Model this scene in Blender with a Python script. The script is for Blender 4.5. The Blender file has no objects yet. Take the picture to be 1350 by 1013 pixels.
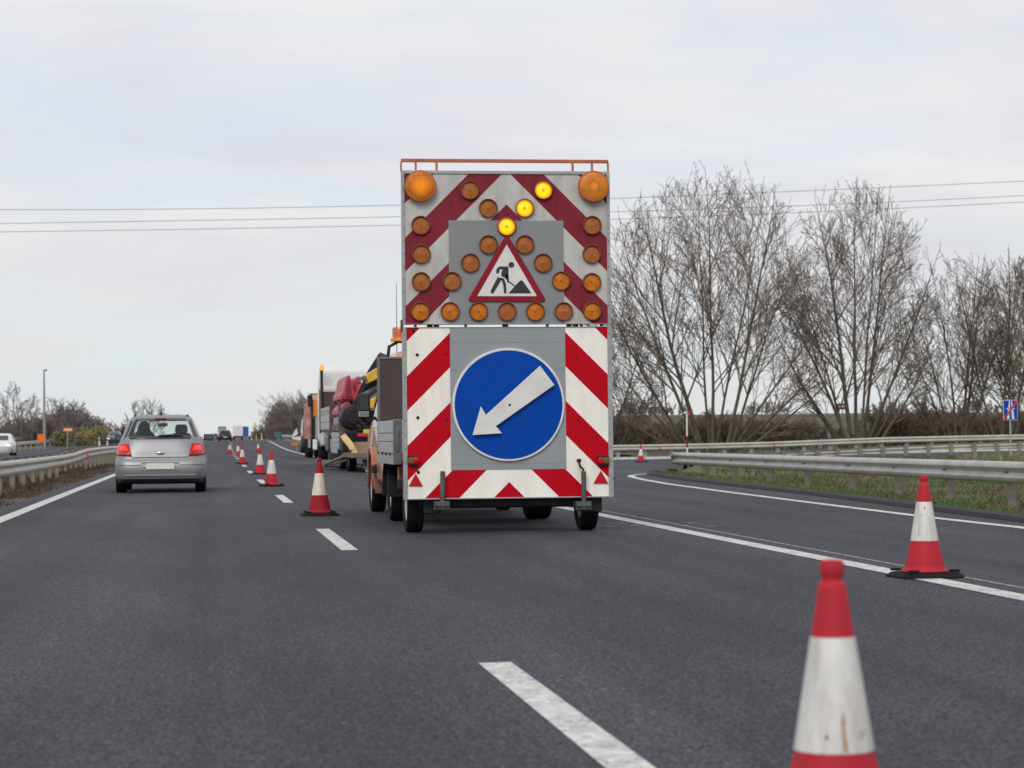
import bpy, bmesh, math, random
from mathutils import Vector, Matrix, noise as mnoise
S = bpy.context.scene
COL = S.collection
R = math.radians

# ------------------------------------------------------------------ camera
PW, PH, PF = 1350.0, 1013.0, 3000.0
ROLL, YAW = R(.55), math.atan(392 / PF)
_hc = 578 - (675 - 283) * math.tan(ROLL)
PITCH = math.atan((_hc - 506.5) * math.cos(ROLL) / PF)
cf = Vector((math.sin(YAW) * math.cos(PITCH), math.cos(YAW) * math.cos(PITCH), math.sin(PITCH)))
_r0 = Vector((math.cos(YAW), -math.sin(YAW), 0)); _u0 = _r0.cross(cf)
cr = _r0 * math.cos(ROLL) - _u0 * math.sin(ROLL)
cu = _u0 * math.cos(ROLL) + _r0 * math.sin(ROLL)
CAM = Vector((0, 0, 1.02))
cd = bpy.data.cameras.new('camera'); cam = bpy.data.objects.new('camera', cd); COL.objects.link(cam)
m = Matrix((cr, cu, -cf)).transposed().to_4x4(); m.translation = CAM; cam.matrix_world = m
cd.sensor_width = 36; cd.lens = PF / PW * 36; cd.clip_start = .1; cd.clip_end = 8000
cd.dof.use_dof = True; cd.dof.focus_distance = 24.5; cd.dof.aperture_fstop = 5.0
S.camera = cam
def ray(px, py): return cf + cr * ((px - PW / 2) / PF) - cu * ((py - PH / 2) / PF)
def at(px, py, Y):
    d = ray(px, py); return CAM + d * (Y / d.y)
def gnd(px, py, z=0.0):
    d = ray(px, py); return CAM + d * ((z - CAM.z) / d.z)

# ------------------------------------------------------------------ light
SUN_EL, SUN_AZ = R(40), R(203)
w = bpy.data.worlds.new('World'); S.world = w; w.use_nodes = True
nt = w.node_tree; nt.nodes.clear()
def N(t, **k):
    n = nt.nodes.new(t)
    for a, b in k.items(): setattr(n, a, b)
    return n
def ramp(nd, stops):
    e = nd.color_ramp.elements
    while len(e) > 2: e.remove(e[-1])
    for i, (p, c) in enumerate(stops):
        x = e[i] if i < 2 else e.new(p)
        x.position = p; x.color = (*c, 1) if len(c) == 3 else c
sky = N('ShaderNodeTexSky', sky_type='NISHITA', sun_disc=False, sun_elevation=SUN_EL, sun_rotation=SUN_AZ)
tc = N('ShaderNodeTexCoord')
sep = N('ShaderNodeSeparateXYZ'); nt.links.new(tc.outputs['Generated'], sep.inputs[0])
zz = N('ShaderNodeMath', operation='MAXIMUM'); zz.inputs[1].default_value = 0.0; nt.links.new(sep.outputs['Z'], zz.inputs[0])
za = N('ShaderNodeMath', operation='ADD'); za.inputs[1].default_value = .13; nt.links.new(zz.outputs[0], za.inputs[0])
dx = N('ShaderNodeMath', operation='DIVIDE'); nt.links.new(sep.outputs['X'], dx.inputs[0]); nt.links.new(za.outputs[0], dx.inputs[1])
dy = N('ShaderNodeMath', operation='DIVIDE'); nt.links.new(sep.outputs['Y'], dy.inputs[0]); nt.links.new(za.outputs[0], dy.inputs[1])
cmb = N('ShaderNodeCombineXYZ'); nt.links.new(dx.outputs[0], cmb.inputs[0]); nt.links.new(dy.outputs[0], cmb.inputs[1])
def cloud(scale, detail, rough, off, dist=.4):
    mp = N('ShaderNodeMapping'); mp.inputs['Location'].default_value = off; mp.inputs['Scale'].default_value = (.85, 1.0, 1)
    nt.links.new(cmb.outputs[0], mp.inputs['Vector'])
    n = N('ShaderNodeTexNoise'); n.inputs['Scale'].default_value = scale; n.inputs['Detail'].default_value = detail
    n.inputs['Roughness'].default_value = rough; n.inputs['Distortion'].default_value = dist
    nt.links.new(mp.outputs[0], n.inputs['Vector']); return n
n1 = cloud(1.0, 7, .56, (3.1, 1.7, 0), .6); n2 = cloud(1.6, 7, .55, (9.2, 4.4, 0), .7)
c1 = N('ShaderNodeValToRGB'); nt.links.new(n1.outputs[0], c1.inputs[0])
ramp(c1, [(.36, (7.2, 7.25, 8.1)), (.5, (8.15, 8.12, 8.55)), (.63, (8.9, 8.82, 8.85))])
c2 = N('ShaderNodeValToRGB'); nt.links.new(n2.outputs[0], c2.inputs[0])
ramp(c2, [(.47, (0, 0, 0)), (.64, (.8, .8, .8))])
lo = N('ShaderNodeMapRange'); lo.inputs['From Min'].default_value = .0; lo.inputs['From Max'].default_value = .13
nt.links.new(sep.outputs['Z'], lo.inputs['Value'])
hz = N('ShaderNodeMix', data_type='RGBA'); nt.links.new(lo.outputs[0], hz.inputs['Factor'])
hz.inputs[6].default_value = (7.75, 7.9, 7.8, 1); nt.links.new(c1.outputs[0], hz.inputs[7])
thin = N('ShaderNodeMix', data_type='RGBA', blend_type='MIX'); nt.links.new(c2.outputs[0], thin.inputs['Factor'])
bl = N('ShaderNodeMix', data_type='RGBA'); bl.inputs['Factor'].default_value = .82     # thin veil over the blue
nt.links.new(sky.outputs[0], bl.inputs[6]); bl.inputs[7].default_value = (7.9, 8.55, 9.2, 1)
nt.links.new(hz.outputs[2], thin.inputs[6]); nt.links.new(bl.outputs[2], thin.inputs[7])
bg = N('ShaderNodeBackground'); bg.inputs['Strength'].default_value = .097
nt.links.new(thin.outputs[2], bg.inputs['Color'])
wo = N('ShaderNodeOutputWorld'); nt.links.new(bg.outputs[0], wo.inputs[0])
sl = bpy.data.lights.new('sun', 'SUN'); sl.energy = 1.5; sl.angle = R(28); sl.color = (1, .96, .9)
so = bpy.data.objects.new('sun', sl); COL.objects.link(so)
sd = Vector((math.sin(SUN_AZ) * math.cos(SUN_EL), math.cos(SUN_AZ) * math.cos(SUN_EL), math.sin(SUN_EL)))
so.rotation_euler = (-sd).to_track_quat('-Z', 'Y').to_euler(); so.location = (0, -20, 40)
S.view_settings.view_transform = 'Standard'; S.view_settings.look = 'None'
S.view_settings.exposure = 0; S.view_settings.gamma = 1

# ------------------------------------------------------------------ materials
def lin(c):
    return tuple((v / 255 / 12.92) if v <= 10 else ((v / 255 + .055) / 1.055) ** 2.4 for v in c)
MATS = {}
def mat(name, rgb, rough=.5, metal=0.0, var=.12, scale=6.0, bump=0.0, coat=0.0, detail=5, dirt=None, dirt_amt=.0, spec=.5, emit=0, stretch=None):
    """procedural painted / worn surface: two noises vary the colour, the roughness and the bump"""
    if name in MATS: return MATS[name]
    mt = bpy.data.materials.new(name); mt.use_nodes = True; t = mt.node_tree; b = t.nodes['Principled BSDF']
    co = t.nodes.new('ShaderNodeTexCoord'); vec = co.outputs['Object']
    if stretch:
        mp = t.nodes.new('ShaderNodeMapping'); mp.inputs['Scale'].default_value = stretch; t.links.new(vec, mp.inputs[0]); vec = mp.outputs[0]
    nz = t.nodes.new('ShaderNodeTexNoise'); nz.inputs['Scale'].default_value = scale; nz.inputs['Detail'].default_value = detail
    t.links.new(vec, nz.inputs['Vector'])
    rp = t.nodes.new('ShaderNodeValToRGB'); t.links.new(nz.outputs[0], rp.inputs[0])
    ramp(rp, [(.3, tuple(max(0, v * (1 - var)) for v in rgb)), (.7, tuple(min(1, v * (1 + var)) for v in rgb))])
    col = rp.outputs[0]
    if dirt:
        n2 = t.nodes.new('ShaderNodeTexNoise'); n2.inputs['Scale'].default_value = scale * .6; n2.inputs['Detail'].default_value = 8; n2.inputs['Roughness'].default_value = .65
        t.links.new(vec, n2.inputs['Vector'])
        r2 = t.nodes.new('ShaderNodeValToRGB'); t.links.new(n2.outputs[0], r2.inputs[0]); ramp(r2, [(.45, (0, 0, 0)), (.75, (dirt_amt,) * 3)])
        mx = t.nodes.new('ShaderNodeMix'); mx.data_type = 'RGBA'; t.links.new(r2.outputs[0], mx.inputs['Factor'])
        t.links.new(col, mx.inputs[6]); mx.inputs[7].default_value = (*dirt, 1); col = mx.outputs[2]
    t.links.new(col, b.inputs['Base Color'])
    b.inputs['Roughness'].default_value = rough; b.inputs['Metallic'].default_value = metal
    b.inputs['Coat Weight'].default_value = coat; b.inputs['Coat Roughness'].default_value = .08
    b.inputs['Specular IOR Level'].default_value = spec
    if bump:
        bp = t.nodes.new('ShaderNodeBump'); bp.inputs['Strength'].default_value = bump; bp.inputs['Distance'].default_value = .02
        t.links.new(nz.outputs[0], bp.inputs['Height']); t.links.new(bp.outputs[0], b.inputs['Normal'])
    if emit:
        b.inputs['Emission Color'].default_value = (*rgb, 1); b.inputs['Emission Strength'].default_value = emit
    MATS[name] = mt; return mt
def glass(name, tint, refl=.12):
    if name in MATS: return MATS[name]
    mt = bpy.data.materials.new(name); mt.use_nodes = True; t = mt.node_tree; t.nodes.clear()
    o = t.nodes.new('ShaderNodeOutputMaterial'); mx = t.nodes.new('ShaderNodeMixShader')
    tr = t.nodes.new('ShaderNodeBsdfTransparent'); tr.inputs[0].default_value = (*tint, 1)
    gl = t.nodes.new('ShaderNodeBsdfGlossy'); gl.inputs['Roughness'].default_value = .03
    lw = t.nodes.new('ShaderNodeLayerWeight'); lw.inputs[0].default_value = .5; fr = t.nodes.new('ShaderNodeMath'); fr.operation = 'POWER'; fr.inputs[1].default_value = 4; t.links.new(lw.outputs['Facing'], fr.inputs[0])
    mm = t.nodes.new('ShaderNodeMath'); mm.operation = 'ADD'; mm.inputs[1].default_value = refl - .04; t.links.new(fr.outputs[0], mm.inputs[0])
    t.links.new(mm.outputs[0], mx.inputs[0]); t.links.new(tr.outputs[0], mx.inputs[1]); t.links.new(gl.outputs[0], mx.inputs[2])
    t.links.new(mx.outputs[0], o.inputs[0]); MATS[name] = mt; return mt
def asphalt(name, base, tint):
    mt = bpy.data.materials.new(name); mt.use_nodes = True; t = mt.node_tree; b = t.nodes['Principled BSDF']
    L = t.links.new
    co = t.nodes.new('ShaderNodeTexCoord'); v = co.outputs['Object']
    def nz(scale, det, ro=.5, st=None):
        n = t.nodes.new('ShaderNodeTexNoise'); n.inputs['Scale'].default_value = scale; n.inputs['Detail'].default_value = det; n.inputs['Roughness'].default_value = ro
        if st:
            mp = t.nodes.new('ShaderNodeMapping'); mp.inputs['Scale'].default_value = st; L(v, mp.inputs[0]); L(mp.outputs[0], n.inputs['Vector'])
        else: L(v, n.inputs['Vector'])
        return n.outputs[0]
    def rp(src, stops):
        r = t.nodes.new('ShaderNodeValToRGB'); L(src, r.inputs[0]); ramp(r, stops); return r.outputs[0]
    def mul(a, bb):
        x = t.nodes.new('ShaderNodeMix'); x.data_type = 'RGBA'; x.blend_type = 'MULTIPLY'; x.inputs['Factor'].default_value = 1
        L(a, x.inputs[6]); L(bb, x.inputs[7]); return x.outputs[2]
    grain = nz(58, 4, .75); grain2 = nz(13, 4, .65)
    vo = t.nodes.new('ShaderNodeTexVoronoi'); vo.inputs['Scale'].default_value = 75; L(v, vo.inputs['Vector'])
    stone = rp(vo.outputs['Color'], [(.1, (.35,) * 3), (.95, (2.0, 1.97, 1.9))])
    patch = nz(.35, 5, .6, (1, .35, 1)); track = nz(1.0, 2, .5, (1.1, .02, 1)); streak = nz(1.6, 6, .65, (1, .12, 1))
    c = rp(grain, [(.39, tuple(x * .14 for x in base)), (.49, tuple(x * .85 for x in base)), (.60, tuple(x * 2.7 for x in base))])
    c = mul(c, stone)
    c = mul(c, rp(grain2, [(.3, (.72,) * 3), (.7, (1.26,) * 3)]))
    c = mul(c, rp(patch, [(.34, (.74, .75, .79)), (.66, tint)]))
    c = mul(c, rp(track, [(.36, (.76,) * 3), (.64, (1.18,) * 3)]))
    c = mul(c, rp(streak, [(.3, (.72,) * 3), (.52, (1.0,) * 3)]))
    vs = t.nodes.new('ShaderNodeTexVoronoi'); vs.inputs['Scale'].default_value = 1.9; vs.inputs['Randomness'].default_value = 1; L(v, vs.inputs['Vector'])
    v2 = t.nodes.new('ShaderNodeTexVoronoi'); v2.inputs['Scale'].default_value = 24; L(v, v2.inputs['Vector'])
    chip = rp(v2.outputs['Distance'], [(.10, (.75, .75, .75)), (.22, (0, 0, 0))])
    pick = rp(v2.outputs['Color'], [(.55, (0, 0, 0)), (.62, (1, 1, 1))])
    chip = mul(chip, pick); m3 = t.nodes.new('ShaderNodeMix'); m3.data_type = 'RGBA'; L(chip, m3.inputs['Factor']); L(c, m3.inputs[6]); m3.inputs[7].default_value = (.15, .145, .135, 1); c = m3.outputs[2]
    sp = rp(vs.outputs['Distance'], [(.012, (1, 1, 1)), (.02, (0, 0, 0))])
    mx = t.nodes.new('ShaderNodeMix'); mx.data_type = 'RGBA'; L(sp, mx.inputs['Factor']); L(c, mx.inputs[6]); mx.inputs[7].default_value = (.35, .34, .32, 1)
    L(mx.outputs[2], b.inputs['Base Color']); b.inputs['Roughness'].default_value = .8; b.inputs['Specular IOR Level'].default_value = .28
    bp = t.nodes.new('ShaderNodeBump'); bp.inputs['Strength'].default_value = .55; bp.inputs['Distance'].default_value = .006
    L(grain, bp.inputs['Height']); L(bp.outputs[0], b.inputs['Normal']); MATS[name] = mt; return mt
def chevron(name, cx, cz0, period, start, wid, light, dark, grime):
    """diagonal red and white sheeting mirrored about the board's middle: sum = z distance down + |x| inwards"""
    mt = bpy.data.materials.new(name); mt.use_nodes = True; t = mt.node_tree; b = t.nodes['Principled BSDF']; L = t.links.new
    co = t.nodes.new('ShaderNodeTexCoord'); sp = t.nodes.new('ShaderNodeSeparateXYZ'); L(co.outputs['Object'], sp.inputs[0])
    def ma(op, a, bb=None, c=None):
        n = t.nodes.new('ShaderNodeMath'); n.operation = op
        for i, q in enumerate((a, bb, c)):
            if q is None: continue
            if isinstance(q, (int, float)): n.inputs[i].default_value = q
            else: L(q, n.inputs[i])
        return n.outputs[0]
    x = ma('ABSOLUTE', ma('SUBTRACT', sp.outputs['X'], cx))
    s = ma('SUBTRACT', ma('SUBTRACT', cz0, sp.outputs['Z']), x)          # grows downwards, shrinks outwards
    ph = ma('FLOORED_MODULO', ma('SUBTRACT', s, start), period)
    on = ma('LESS_THAN', ph, wid)
    nz = t.nodes.new('ShaderNodeTexNoise'); nz.inputs['Scale'].default_value = 3; nz.inputs['Detail'].default_value = 8; nz.inputs['Roughness'].default_value = .7
    mp = t.nodes.new('ShaderNodeMapping'); mp.inputs['Scale'].default_value = (2.2, 1, .55); L(co.outputs['Object'], mp.inputs[0]); L(mp.outputs[0], nz.inputs['Vector'])
    gr = t.nodes.new('ShaderNodeValToRGB'); L(nz.outputs[0], gr.inputs[0]); ramp(gr, [(.32, (1 - grime, 1 - grime * 1.06, 1 - grime * 1.15)), (.58, (1.0,) * 3)])
    mx = t.nodes.new('ShaderNodeMix'); mx.data_type = 'RGBA'; L(on, mx.inputs['Factor']); mx.inputs[6].default_value = (*light, 1); mx.inputs[7].default_value = (*dark, 1)
    mu = t.nodes.new('ShaderNodeMix'); mu.data_type = 'RGBA'; mu.blend_type = 'MULTIPLY'; mu.inputs['Factor'].default_value = 1
    L(mx.outputs[2], mu.inputs[6]); L(gr.outputs[0], mu.inputs[7]); L(mu.outputs[2], b.inputs['Base Color'])
    b.inputs['Roughness'].default_value = .5; b.inputs['Specular IOR Level'].default_value = .12; MATS[name] = mt; return mt

BLACK = mat('black_rubber', (.012, .012, .014), .8, var=.3, scale=20, spec=.18)
PLASTIC = mat('black_plastic', (.018, .018, .021), .5, var=.25, spec=.28)
DARKST = mat('dark_steel', (.022, .022, .024), .6, .2, var=.3, dirt=(.06, .05, .04), dirt_amt=.5, spec=.25)
GALV = mat('galvanised_steel', (.46, .455, .44), .42, .45, var=.14, scale=2.2, dirt=(.3, .27, .22), dirt_amt=.45)
GALVD = mat('weathered_galvanised_steel', (.36, .345, .31), .6, .2, var=.18, scale=3, dirt=(.2, .16, .12), dirt_amt=.6)
CREAM = mat('dusty_pale_galvanised_steel', (.50, .485, .445), .55, .15, var=.12, scale=1.6, dirt=(.3, .25, .19), dirt_amt=.5)
POSTM = mat('rusty_grey_post_steel', (.26, .24, .20), .7, .1, var=.2, scale=5, dirt=(.14, .09, .06), dirt_amt=.6)
ALU = mat('brushed_aluminium', (.47, .49, .50), .42, .5, var=.12, scale=3, stretch=(1, .3, 6), dirt=(.25, .24, .22), dirt_amt=.5)
ALUF = mat('grey_aluminium_frame', (.36, .37, .37), .45, .35, var=.1, scale=4)
ORANGE = mat('orange_paint', (.62, .16, .03), .35, var=.12, coat=.5, dirt=(.35, .2, .12), dirt_amt=.4)
ORANGED = mat('faded_orange_steel', (.45, .12, .05), .55, var=.2, dirt=(.2, .1, .07), dirt_amt=.5)
AMBER = mat('amber_plastic', (.72, .26, .02), .25, var=.1, coat=.4)
AMBLIT = mat('glowing_amber_lens', (1.0, .52, .004), .4, var=.22, scale=30, emit=.9)
WHITEP = mat('white_paint', (.72, .72, .7), .4, var=.06, coat=.3, dirt=(.4, .38, .34), dirt_amt=.35)
SILVER = mat('silver_car_paint', (.295, .295, .307), .46, .62, var=.03, scale=2, coat=.0)
CARBLK = mat('dark_car_paint', (.018, .019, .024), .4, var=.1, coat=.15, spec=.25)
RIM = mat('alloy_rim', (.4, .4, .4), .35, .7)
GLASS = glass('tinted_car_glass', (.90, .97, .955), .08)
DGLASS = mat('dark_glass', (.018, .025, .029), .1, var=.1, spec=.4)
MIRR = mat('mirror_glass', (.5, .56, .58), .06, .9, var=.05)
SEATM = mat('charcoal_seat_cloth', (.045, .047, .05), .9, var=.2, scale=30)
REDL = mat('red_tail_lens', (.50, .006, .012), .3, var=.15, scale=14, spec=.3)
REDLIT = mat('glowing_red_lens', (.9, .03, .02), .2, var=.1, emit=.55)
CLEARL = mat('pale_lamp_lens', (.85, .85, .8), .15, coat=.6, emit=.6)
PLATE = mat('blank_white_plate', (.72, .71, .66), .4, var=.05)
PAINT = mat('white_road_paint', (.66, .655, .63), .75, var=.2, scale=18, bump=.4, dirt=(.2, .2, .2), dirt_amt=.8, detail=10, spec=.2)
t = PAINT.node_tree; L_ = t.links.new; b = t.nodes['Principled BSDF']; old = b.inputs['Base Color'].links[0].from_socket
co = t.nodes.new('ShaderNodeTexCoord'); na = t.nodes.new('ShaderNodeTexNoise'); na.inputs['Scale'].default_value = 48; na.inputs['Detail'].default_value = 6; na.inputs['Roughness'].default_value = .75
nb = t.nodes.new('ShaderNodeTexNoise'); nb.inputs['Scale'].default_value = 2.6; nb.inputs['Detail'].default_value = 4
for q in (na, nb): L_(co.outputs['Object'], q.inputs['Vector'])
ra_ = t.nodes.new('ShaderNodeValToRGB'); L_(na.outputs[0], ra_.inputs[0]); ramp(ra_, [(.50, (0, 0, 0)), (.60, (1, 1, 1))])
rb_ = t.nodes.new('ShaderNodeValToRGB'); L_(nb.outputs[0], rb_.inputs[0]); ramp(rb_, [(.46, (.06, .06, .06)), (.62, (.95, .95, .95))])
mu_ = t.nodes.new('ShaderNodeMix'); mu_.data_type = 'RGBA'; mu_.blend_type = 'MULTIPLY'; mu_.inputs['Factor'].default_value = 1; L_(ra_.outputs[0], mu_.inputs[6]); L_(rb_.outputs[0], mu_.inputs[7])
mx_ = t.nodes.new('ShaderNodeMix'); mx_.data_type = 'RGBA'; L_(mu_.outputs[2], mx_.inputs['Factor']); L_(old, mx_.inputs[6]); mx_.inputs[7].default_value = (.09, .09, .095, 1); L_(mx_.outputs[2], b.inputs['Base Color'])
PAINTW = mat('worn_white_road_paint', (.52, .51, .49), .75, var=.35, scale=9, bump=.3, dirt=(.10, .10, .105), dirt_amt=.95, detail=9)
ASPH = asphalt('asphalt', (.0395, .041, .0505), (1.12, 1.1, 1.09))
ASPH2 = asphalt('shoulder_asphalt', (.044, .0475, .0605), (1.08, 1.1, 1.12))
KERB = mat('dark_kerb_asphalt', (.024, .024, .026), .9, var=.3, scale=14, bump=.6)

# ------------------------------------------------------------------ mesh helpers
class MB:
    def __init__(s): s.v = []; s.f = []; s.mi = []; s.cur = 0
    def add(s, vs, fs):
        o = len(s.v); s.v += [tuple(v) for v in vs]
        for f in fs: s.f.append([i + o for i in f]); s.mi.append(s.cur)
        return s
    def box(s, x0, x1, y0, y1, z0, z1, rot=None, piv=None):
        vs = [Vector((x, y, z)) for x in (x0, x1) for y in (y0, y1) for z in (z0, z1)]
        if rot is not None:
            pv = Vector(piv) if piv is not None else Vector(((x0 + x1) / 2, (y0 + y1) / 2, (z0 + z1) / 2))
            vs = [pv + rot @ (v - pv) for v in vs]
        return s.add(vs, [(0, 1, 3, 2), (4, 6, 7, 5), (0, 4, 5, 1), (2, 3, 7, 6), (0, 2, 6, 4), (1, 5, 7, 3)])
    def tube(s, pts, rad, n=8, caps=True):
        pts = [Vector(p) for p in pts]
        if not isinstance(rad, (list, tuple)): rad = [rad] * len(pts)
        vs = []; fs = []; k = len(pts)
        t0 = (pts[1] - pts[0]).normalized()
        a = Vector((0, 0, 1)) if abs(t0.z) < .9 else Vector((1, 0, 0))
        u = t0.cross(a).normalized()
        for i, p in enumerate(pts):
            t = (pts[min(i + 1, k - 1)] - pts[max(i - 1, 0)]).normalized()
            u = (u - t * u.dot(t)).normalized(); v = t.cross(u)
            for j in range(n):
                q = 2 * math.pi * j / n
                vs.append(p + (u * math.cos(q) + v * math.sin(q)) * rad[i])
        for i in range(k - 1):
            for j in range(n):
                fs.append((i * n + j, i * n + (j + 1) % n, (i + 1) * n + (j + 1) % n, (i + 1) * n + j))
        if caps: fs += [tuple(range(n))[::-1], tuple((k - 1) * n + j for j in range(n))]
        return s.add(vs, fs)
    def lathe(s, prof, c=(0, 0, 0), axis='z', n=32, cap=True):
        """prof: (radius, height) pairs turned about an axis through c"""
        c = Vector(c); vs = []; fs = []
        for r_, h in prof:
            for j in range(n):
                q = 2 * math.pi * j / n; a, b = r_ * math.cos(q), r_ * math.sin(q)
                vs.append(c + Vector({'z': (a, b, h), 'y': (a, h, b), 'x': (h, a, b)}[axis]))
        k = len(prof)
        for i in range(k - 1):
            for j in range(n):
                fs.append((i * n + j, i * n + (j + 1) % n, (i + 1) * n + (j + 1) % n, (i + 1) * n + j))
        if cap: fs += [tuple(range(n))[::-1], tuple((k - 1) * n + j for j in range(n))]
        return s.add(vs, fs)
    def prism(s, poly, y0, y1):
        """outline in (x, z), extruded along y"""
        n = len(poly)
        vs = [(x, y0, z) for x, z in poly] + [(x, y1, z) for x, z in poly]
        fs = [tuple(range(n)), tuple(range(n, 2 * n))[::-1]] + [(i, n + i, n + (i + 1) % n, (i + 1) % n) for i in range(n)]
        return s.add(vs, fs)
    def side(s, poly, x0, x1):
        """outline in (y, z), extruded along x"""
        n = len(poly)
        vs = [(x0, y, z) for y, z in poly] + [(x1, y, z) for y, z in poly]
        fs = [tuple(range(n)), tuple(range(n, 2 * n))[::-1]] + [(i, n + i, n + (i + 1) % n, (i + 1) % n) for i in range(n)]
        return s.add(vs, fs)
    def grid(s, rows):
        k = len(rows[0]); vs = [p for r_ in rows for p in r_]
        return s.add(vs, [(i * k + j, i * k + j + 1, (i + 1) * k + j + 1, (i + 1) * k + j) for i in range(len(rows) - 1) for j in range(k - 1)])
    def build(s, name, material, parent=None, bev=0, smooth=None, solid=0, fix=True):
        me = bpy.data.meshes.new(name); me.from_pydata(s.v, [], s.f)
        for q in (material if isinstance(material, (list, tuple)) else [material]): me.materials.append(q)
        if any(s.mi): me.polygons.foreach_set('material_index', s.mi)
        if fix:
            bm = bmesh.new(); bm.from_mesh(me); bmesh.ops.recalc_face_normals(bm, faces=bm.faces); bm.to_mesh(me); bm.free()
        if smooth is not None:
            me.shade_smooth(); me.set_sharp_from_angle(angle=R(smooth))
        o = bpy.data.objects.new(name, me); COL.objects.link(o)
        if parent is not None: o.parent = parent
        if solid:
            q = o.modifiers.new('thickness', 'SOLIDIFY'); q.thickness = solid; q.offset = 0
        if bev:
            q = o.modifiers.new('bevel', 'BEVEL'); q.width = bev; q.segments = 2; q.limit_method = 'ANGLE'; q.angle_limit = R(40)
        return o
def thing(name, label, cat, loc=(0, 0, 0), rz=0, group=None):
    o = bpy.data.objects.new(name, None); COL.objects.link(o); o.empty_display_size = .2
    o.location = loc; o.rotation_euler = (0, 0, rz); return tag(o, label, cat, group)
def tag(o, label, cat, group=None):
    o['label'] = label; o['category'] = cat
    if group: o['group'] = group
    return o
def struct(o): o['kind'] = 'structure'; return o
def kids(o): return [c for c in COL.objects if c.parent is o]
def copy_tree(o, parent=None):
    c = o.copy(); COL.objects.link(c)
    if parent is not None: c.parent = parent
    for k in kids(o): copy_tree(k, c)
    return c
def smooth(a, b, x):
    t = max(0, min(1, (x - a) / (b - a))); return t * t * (3 - 2 * t)
def zp(y): return .62 * smooth(165, 330, y)                 # the road climbs a little towards the crest
def interp(tab, y):
    if y <= tab[0][0]: return tab[0][1]
    for (a, p), (b, q) in zip(tab, tab[1:]):
        if y <= b: return p + (q - p) * (y - a) / (b - a)
    return tab[-1][1]
BEND = [(0, .05), (13, 0), (40, -.11), (65, -.19), (95, -.17), (130, -.1), (160, -.03), (230, .35), (310, .8), (420, 1.7), (600, 3.6), (1500, 20)]
def bend(y): return interp(BEND, y)

# ------------------------------------------------------------------ ground, roads, markings
YS = [-8, 0, 4, 8, 12, 16, 20, 24, 28, 32, 36, 40, 44, 48, 52, 56.5] + [60 + 5 * i for i in range(30)] + [210 + 12 * i for i in range(25)] + [520 + 60 * i for i in range(16)]
KERBX = [(0, 8.35), (12, 8.45), (24.2, 8.86), (30, 9.2), (35.3, 9.56), (46.5, 9.99), (52, 10.35), (56.5, 10.75)]
def strip(name, xl, xr, dz, material, ys=YS, y0=-8, y1=1500, nx=2):
    mb = MB(); rows = []
    yy = sorted(set([y for y in ys if y0 < y < y1] + [y0, y1]))
    for y in yy:
        a = xl(y) if callable(xl) else xl; b = xr(y) if callable(xr) else xr
        rows.append([(a + (b - a) * j / (nx - 1), y, zp(y) + (dz(j / (nx - 1), y) if callable(dz) else dz)) for j in range(nx)])
    mb.grid(rows); return struct(mb.build(name, material))
GRASSG = mat('rough_grass_ground', (.07, .088, .03), .95, var=.4, scale=1.1, bump=.6, detail=9, dirt=(.11, .085, .055), dirt_amt=.85)
DIRT = mat('dry_brown_verge_soil', (.092, .07, .052), .95, var=.4, scale=5, bump=.8, detail=9, dirt=(.13, .105, .065), dirt_amt=.7)
FIELD = mat('winter_field', (.075, .068, .036), .95, var=.45, scale=.12, detail=9, dirt=(.08, .058, .04), dirt_amt=1.0)
def terr(x, y):
    z = zp(y) - .14
    if 2 < x: z -= .75 * smooth(6, 12, x) * (1 - smooth(118, 132, y)) if y < 135 else 0
    z -= .3 * smooth(0, 1, 1) * smooth(-20, -34, x)
    z += 2.9 * smooth(22, 40, x) * smooth(175, 235, y)
    z += .35 * mnoise.noise((x * .03, y * .03, 0)) * smooth(120, 250, abs(x) + y * .5)
    return z
tx = [-2500, -1200, -500, -200, -120, -80, -60, -45, -34, -26, -20, -12, -6, 0, 5, 8, 12, 18, 24, 30, 36, 44, 54, 66, 80, 100, 130, 180, 300, 600, 1400, 2500]
ty = [-60, -10, 20, 50, 70, 90, 105, 115, 120, 126, 132, 140, 150, 160, 175, 190, 205, 220, 235, 250, 280, 320, 360, 420, 500, 650, 900, 1300, 2200, 4500]
struct(MB().grid([[(x, y, terr(x, y) - (.5 if -18 < x < 8.4 else 0)) for x in tx] for y in ty]).build('ground', FIELD, smooth=60))
strip('main_road', lambda y: -3.1 + bend(y), lambda y: interp(KERBX, y) if y <= 56.5 else 8.6 + bend(y) * .9, 0, ASPH, nx=2)
# exit road turning off to the right behind the grass island
NEAR = [(8.3, 56.5, 0), (10.75, 56.5, 0), (12.2, 61, -.02), (14, 70, -.05), (17.5, 84, -.12), (22, 97, -.2), (28, 104.5, -.22), (36, 106.5, -.2), (60, 107, -.1)]
FAR = [(8.3, 117, 0), (11, 117, -.1), (14, 117.3, -.22), (18, 117.8, -.3), (23, 118.6, -.3), (29, 119.6, -.24), (36, 120.6, -.15), (44, 121.6, -.06), (64, 123, 0)]
rows = []
for t in range(13):
    t /= 12; rows.append([tuple(a + (b - a) * t for a, b in zip(p, q)) for p, q in zip(NEAR, FAR)])
rows = [[(x, y, z - .004) for x, y, z in r_] for r_ in rows]
struct(MB().grid(rows).build('exit_road', ASPH2))
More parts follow.
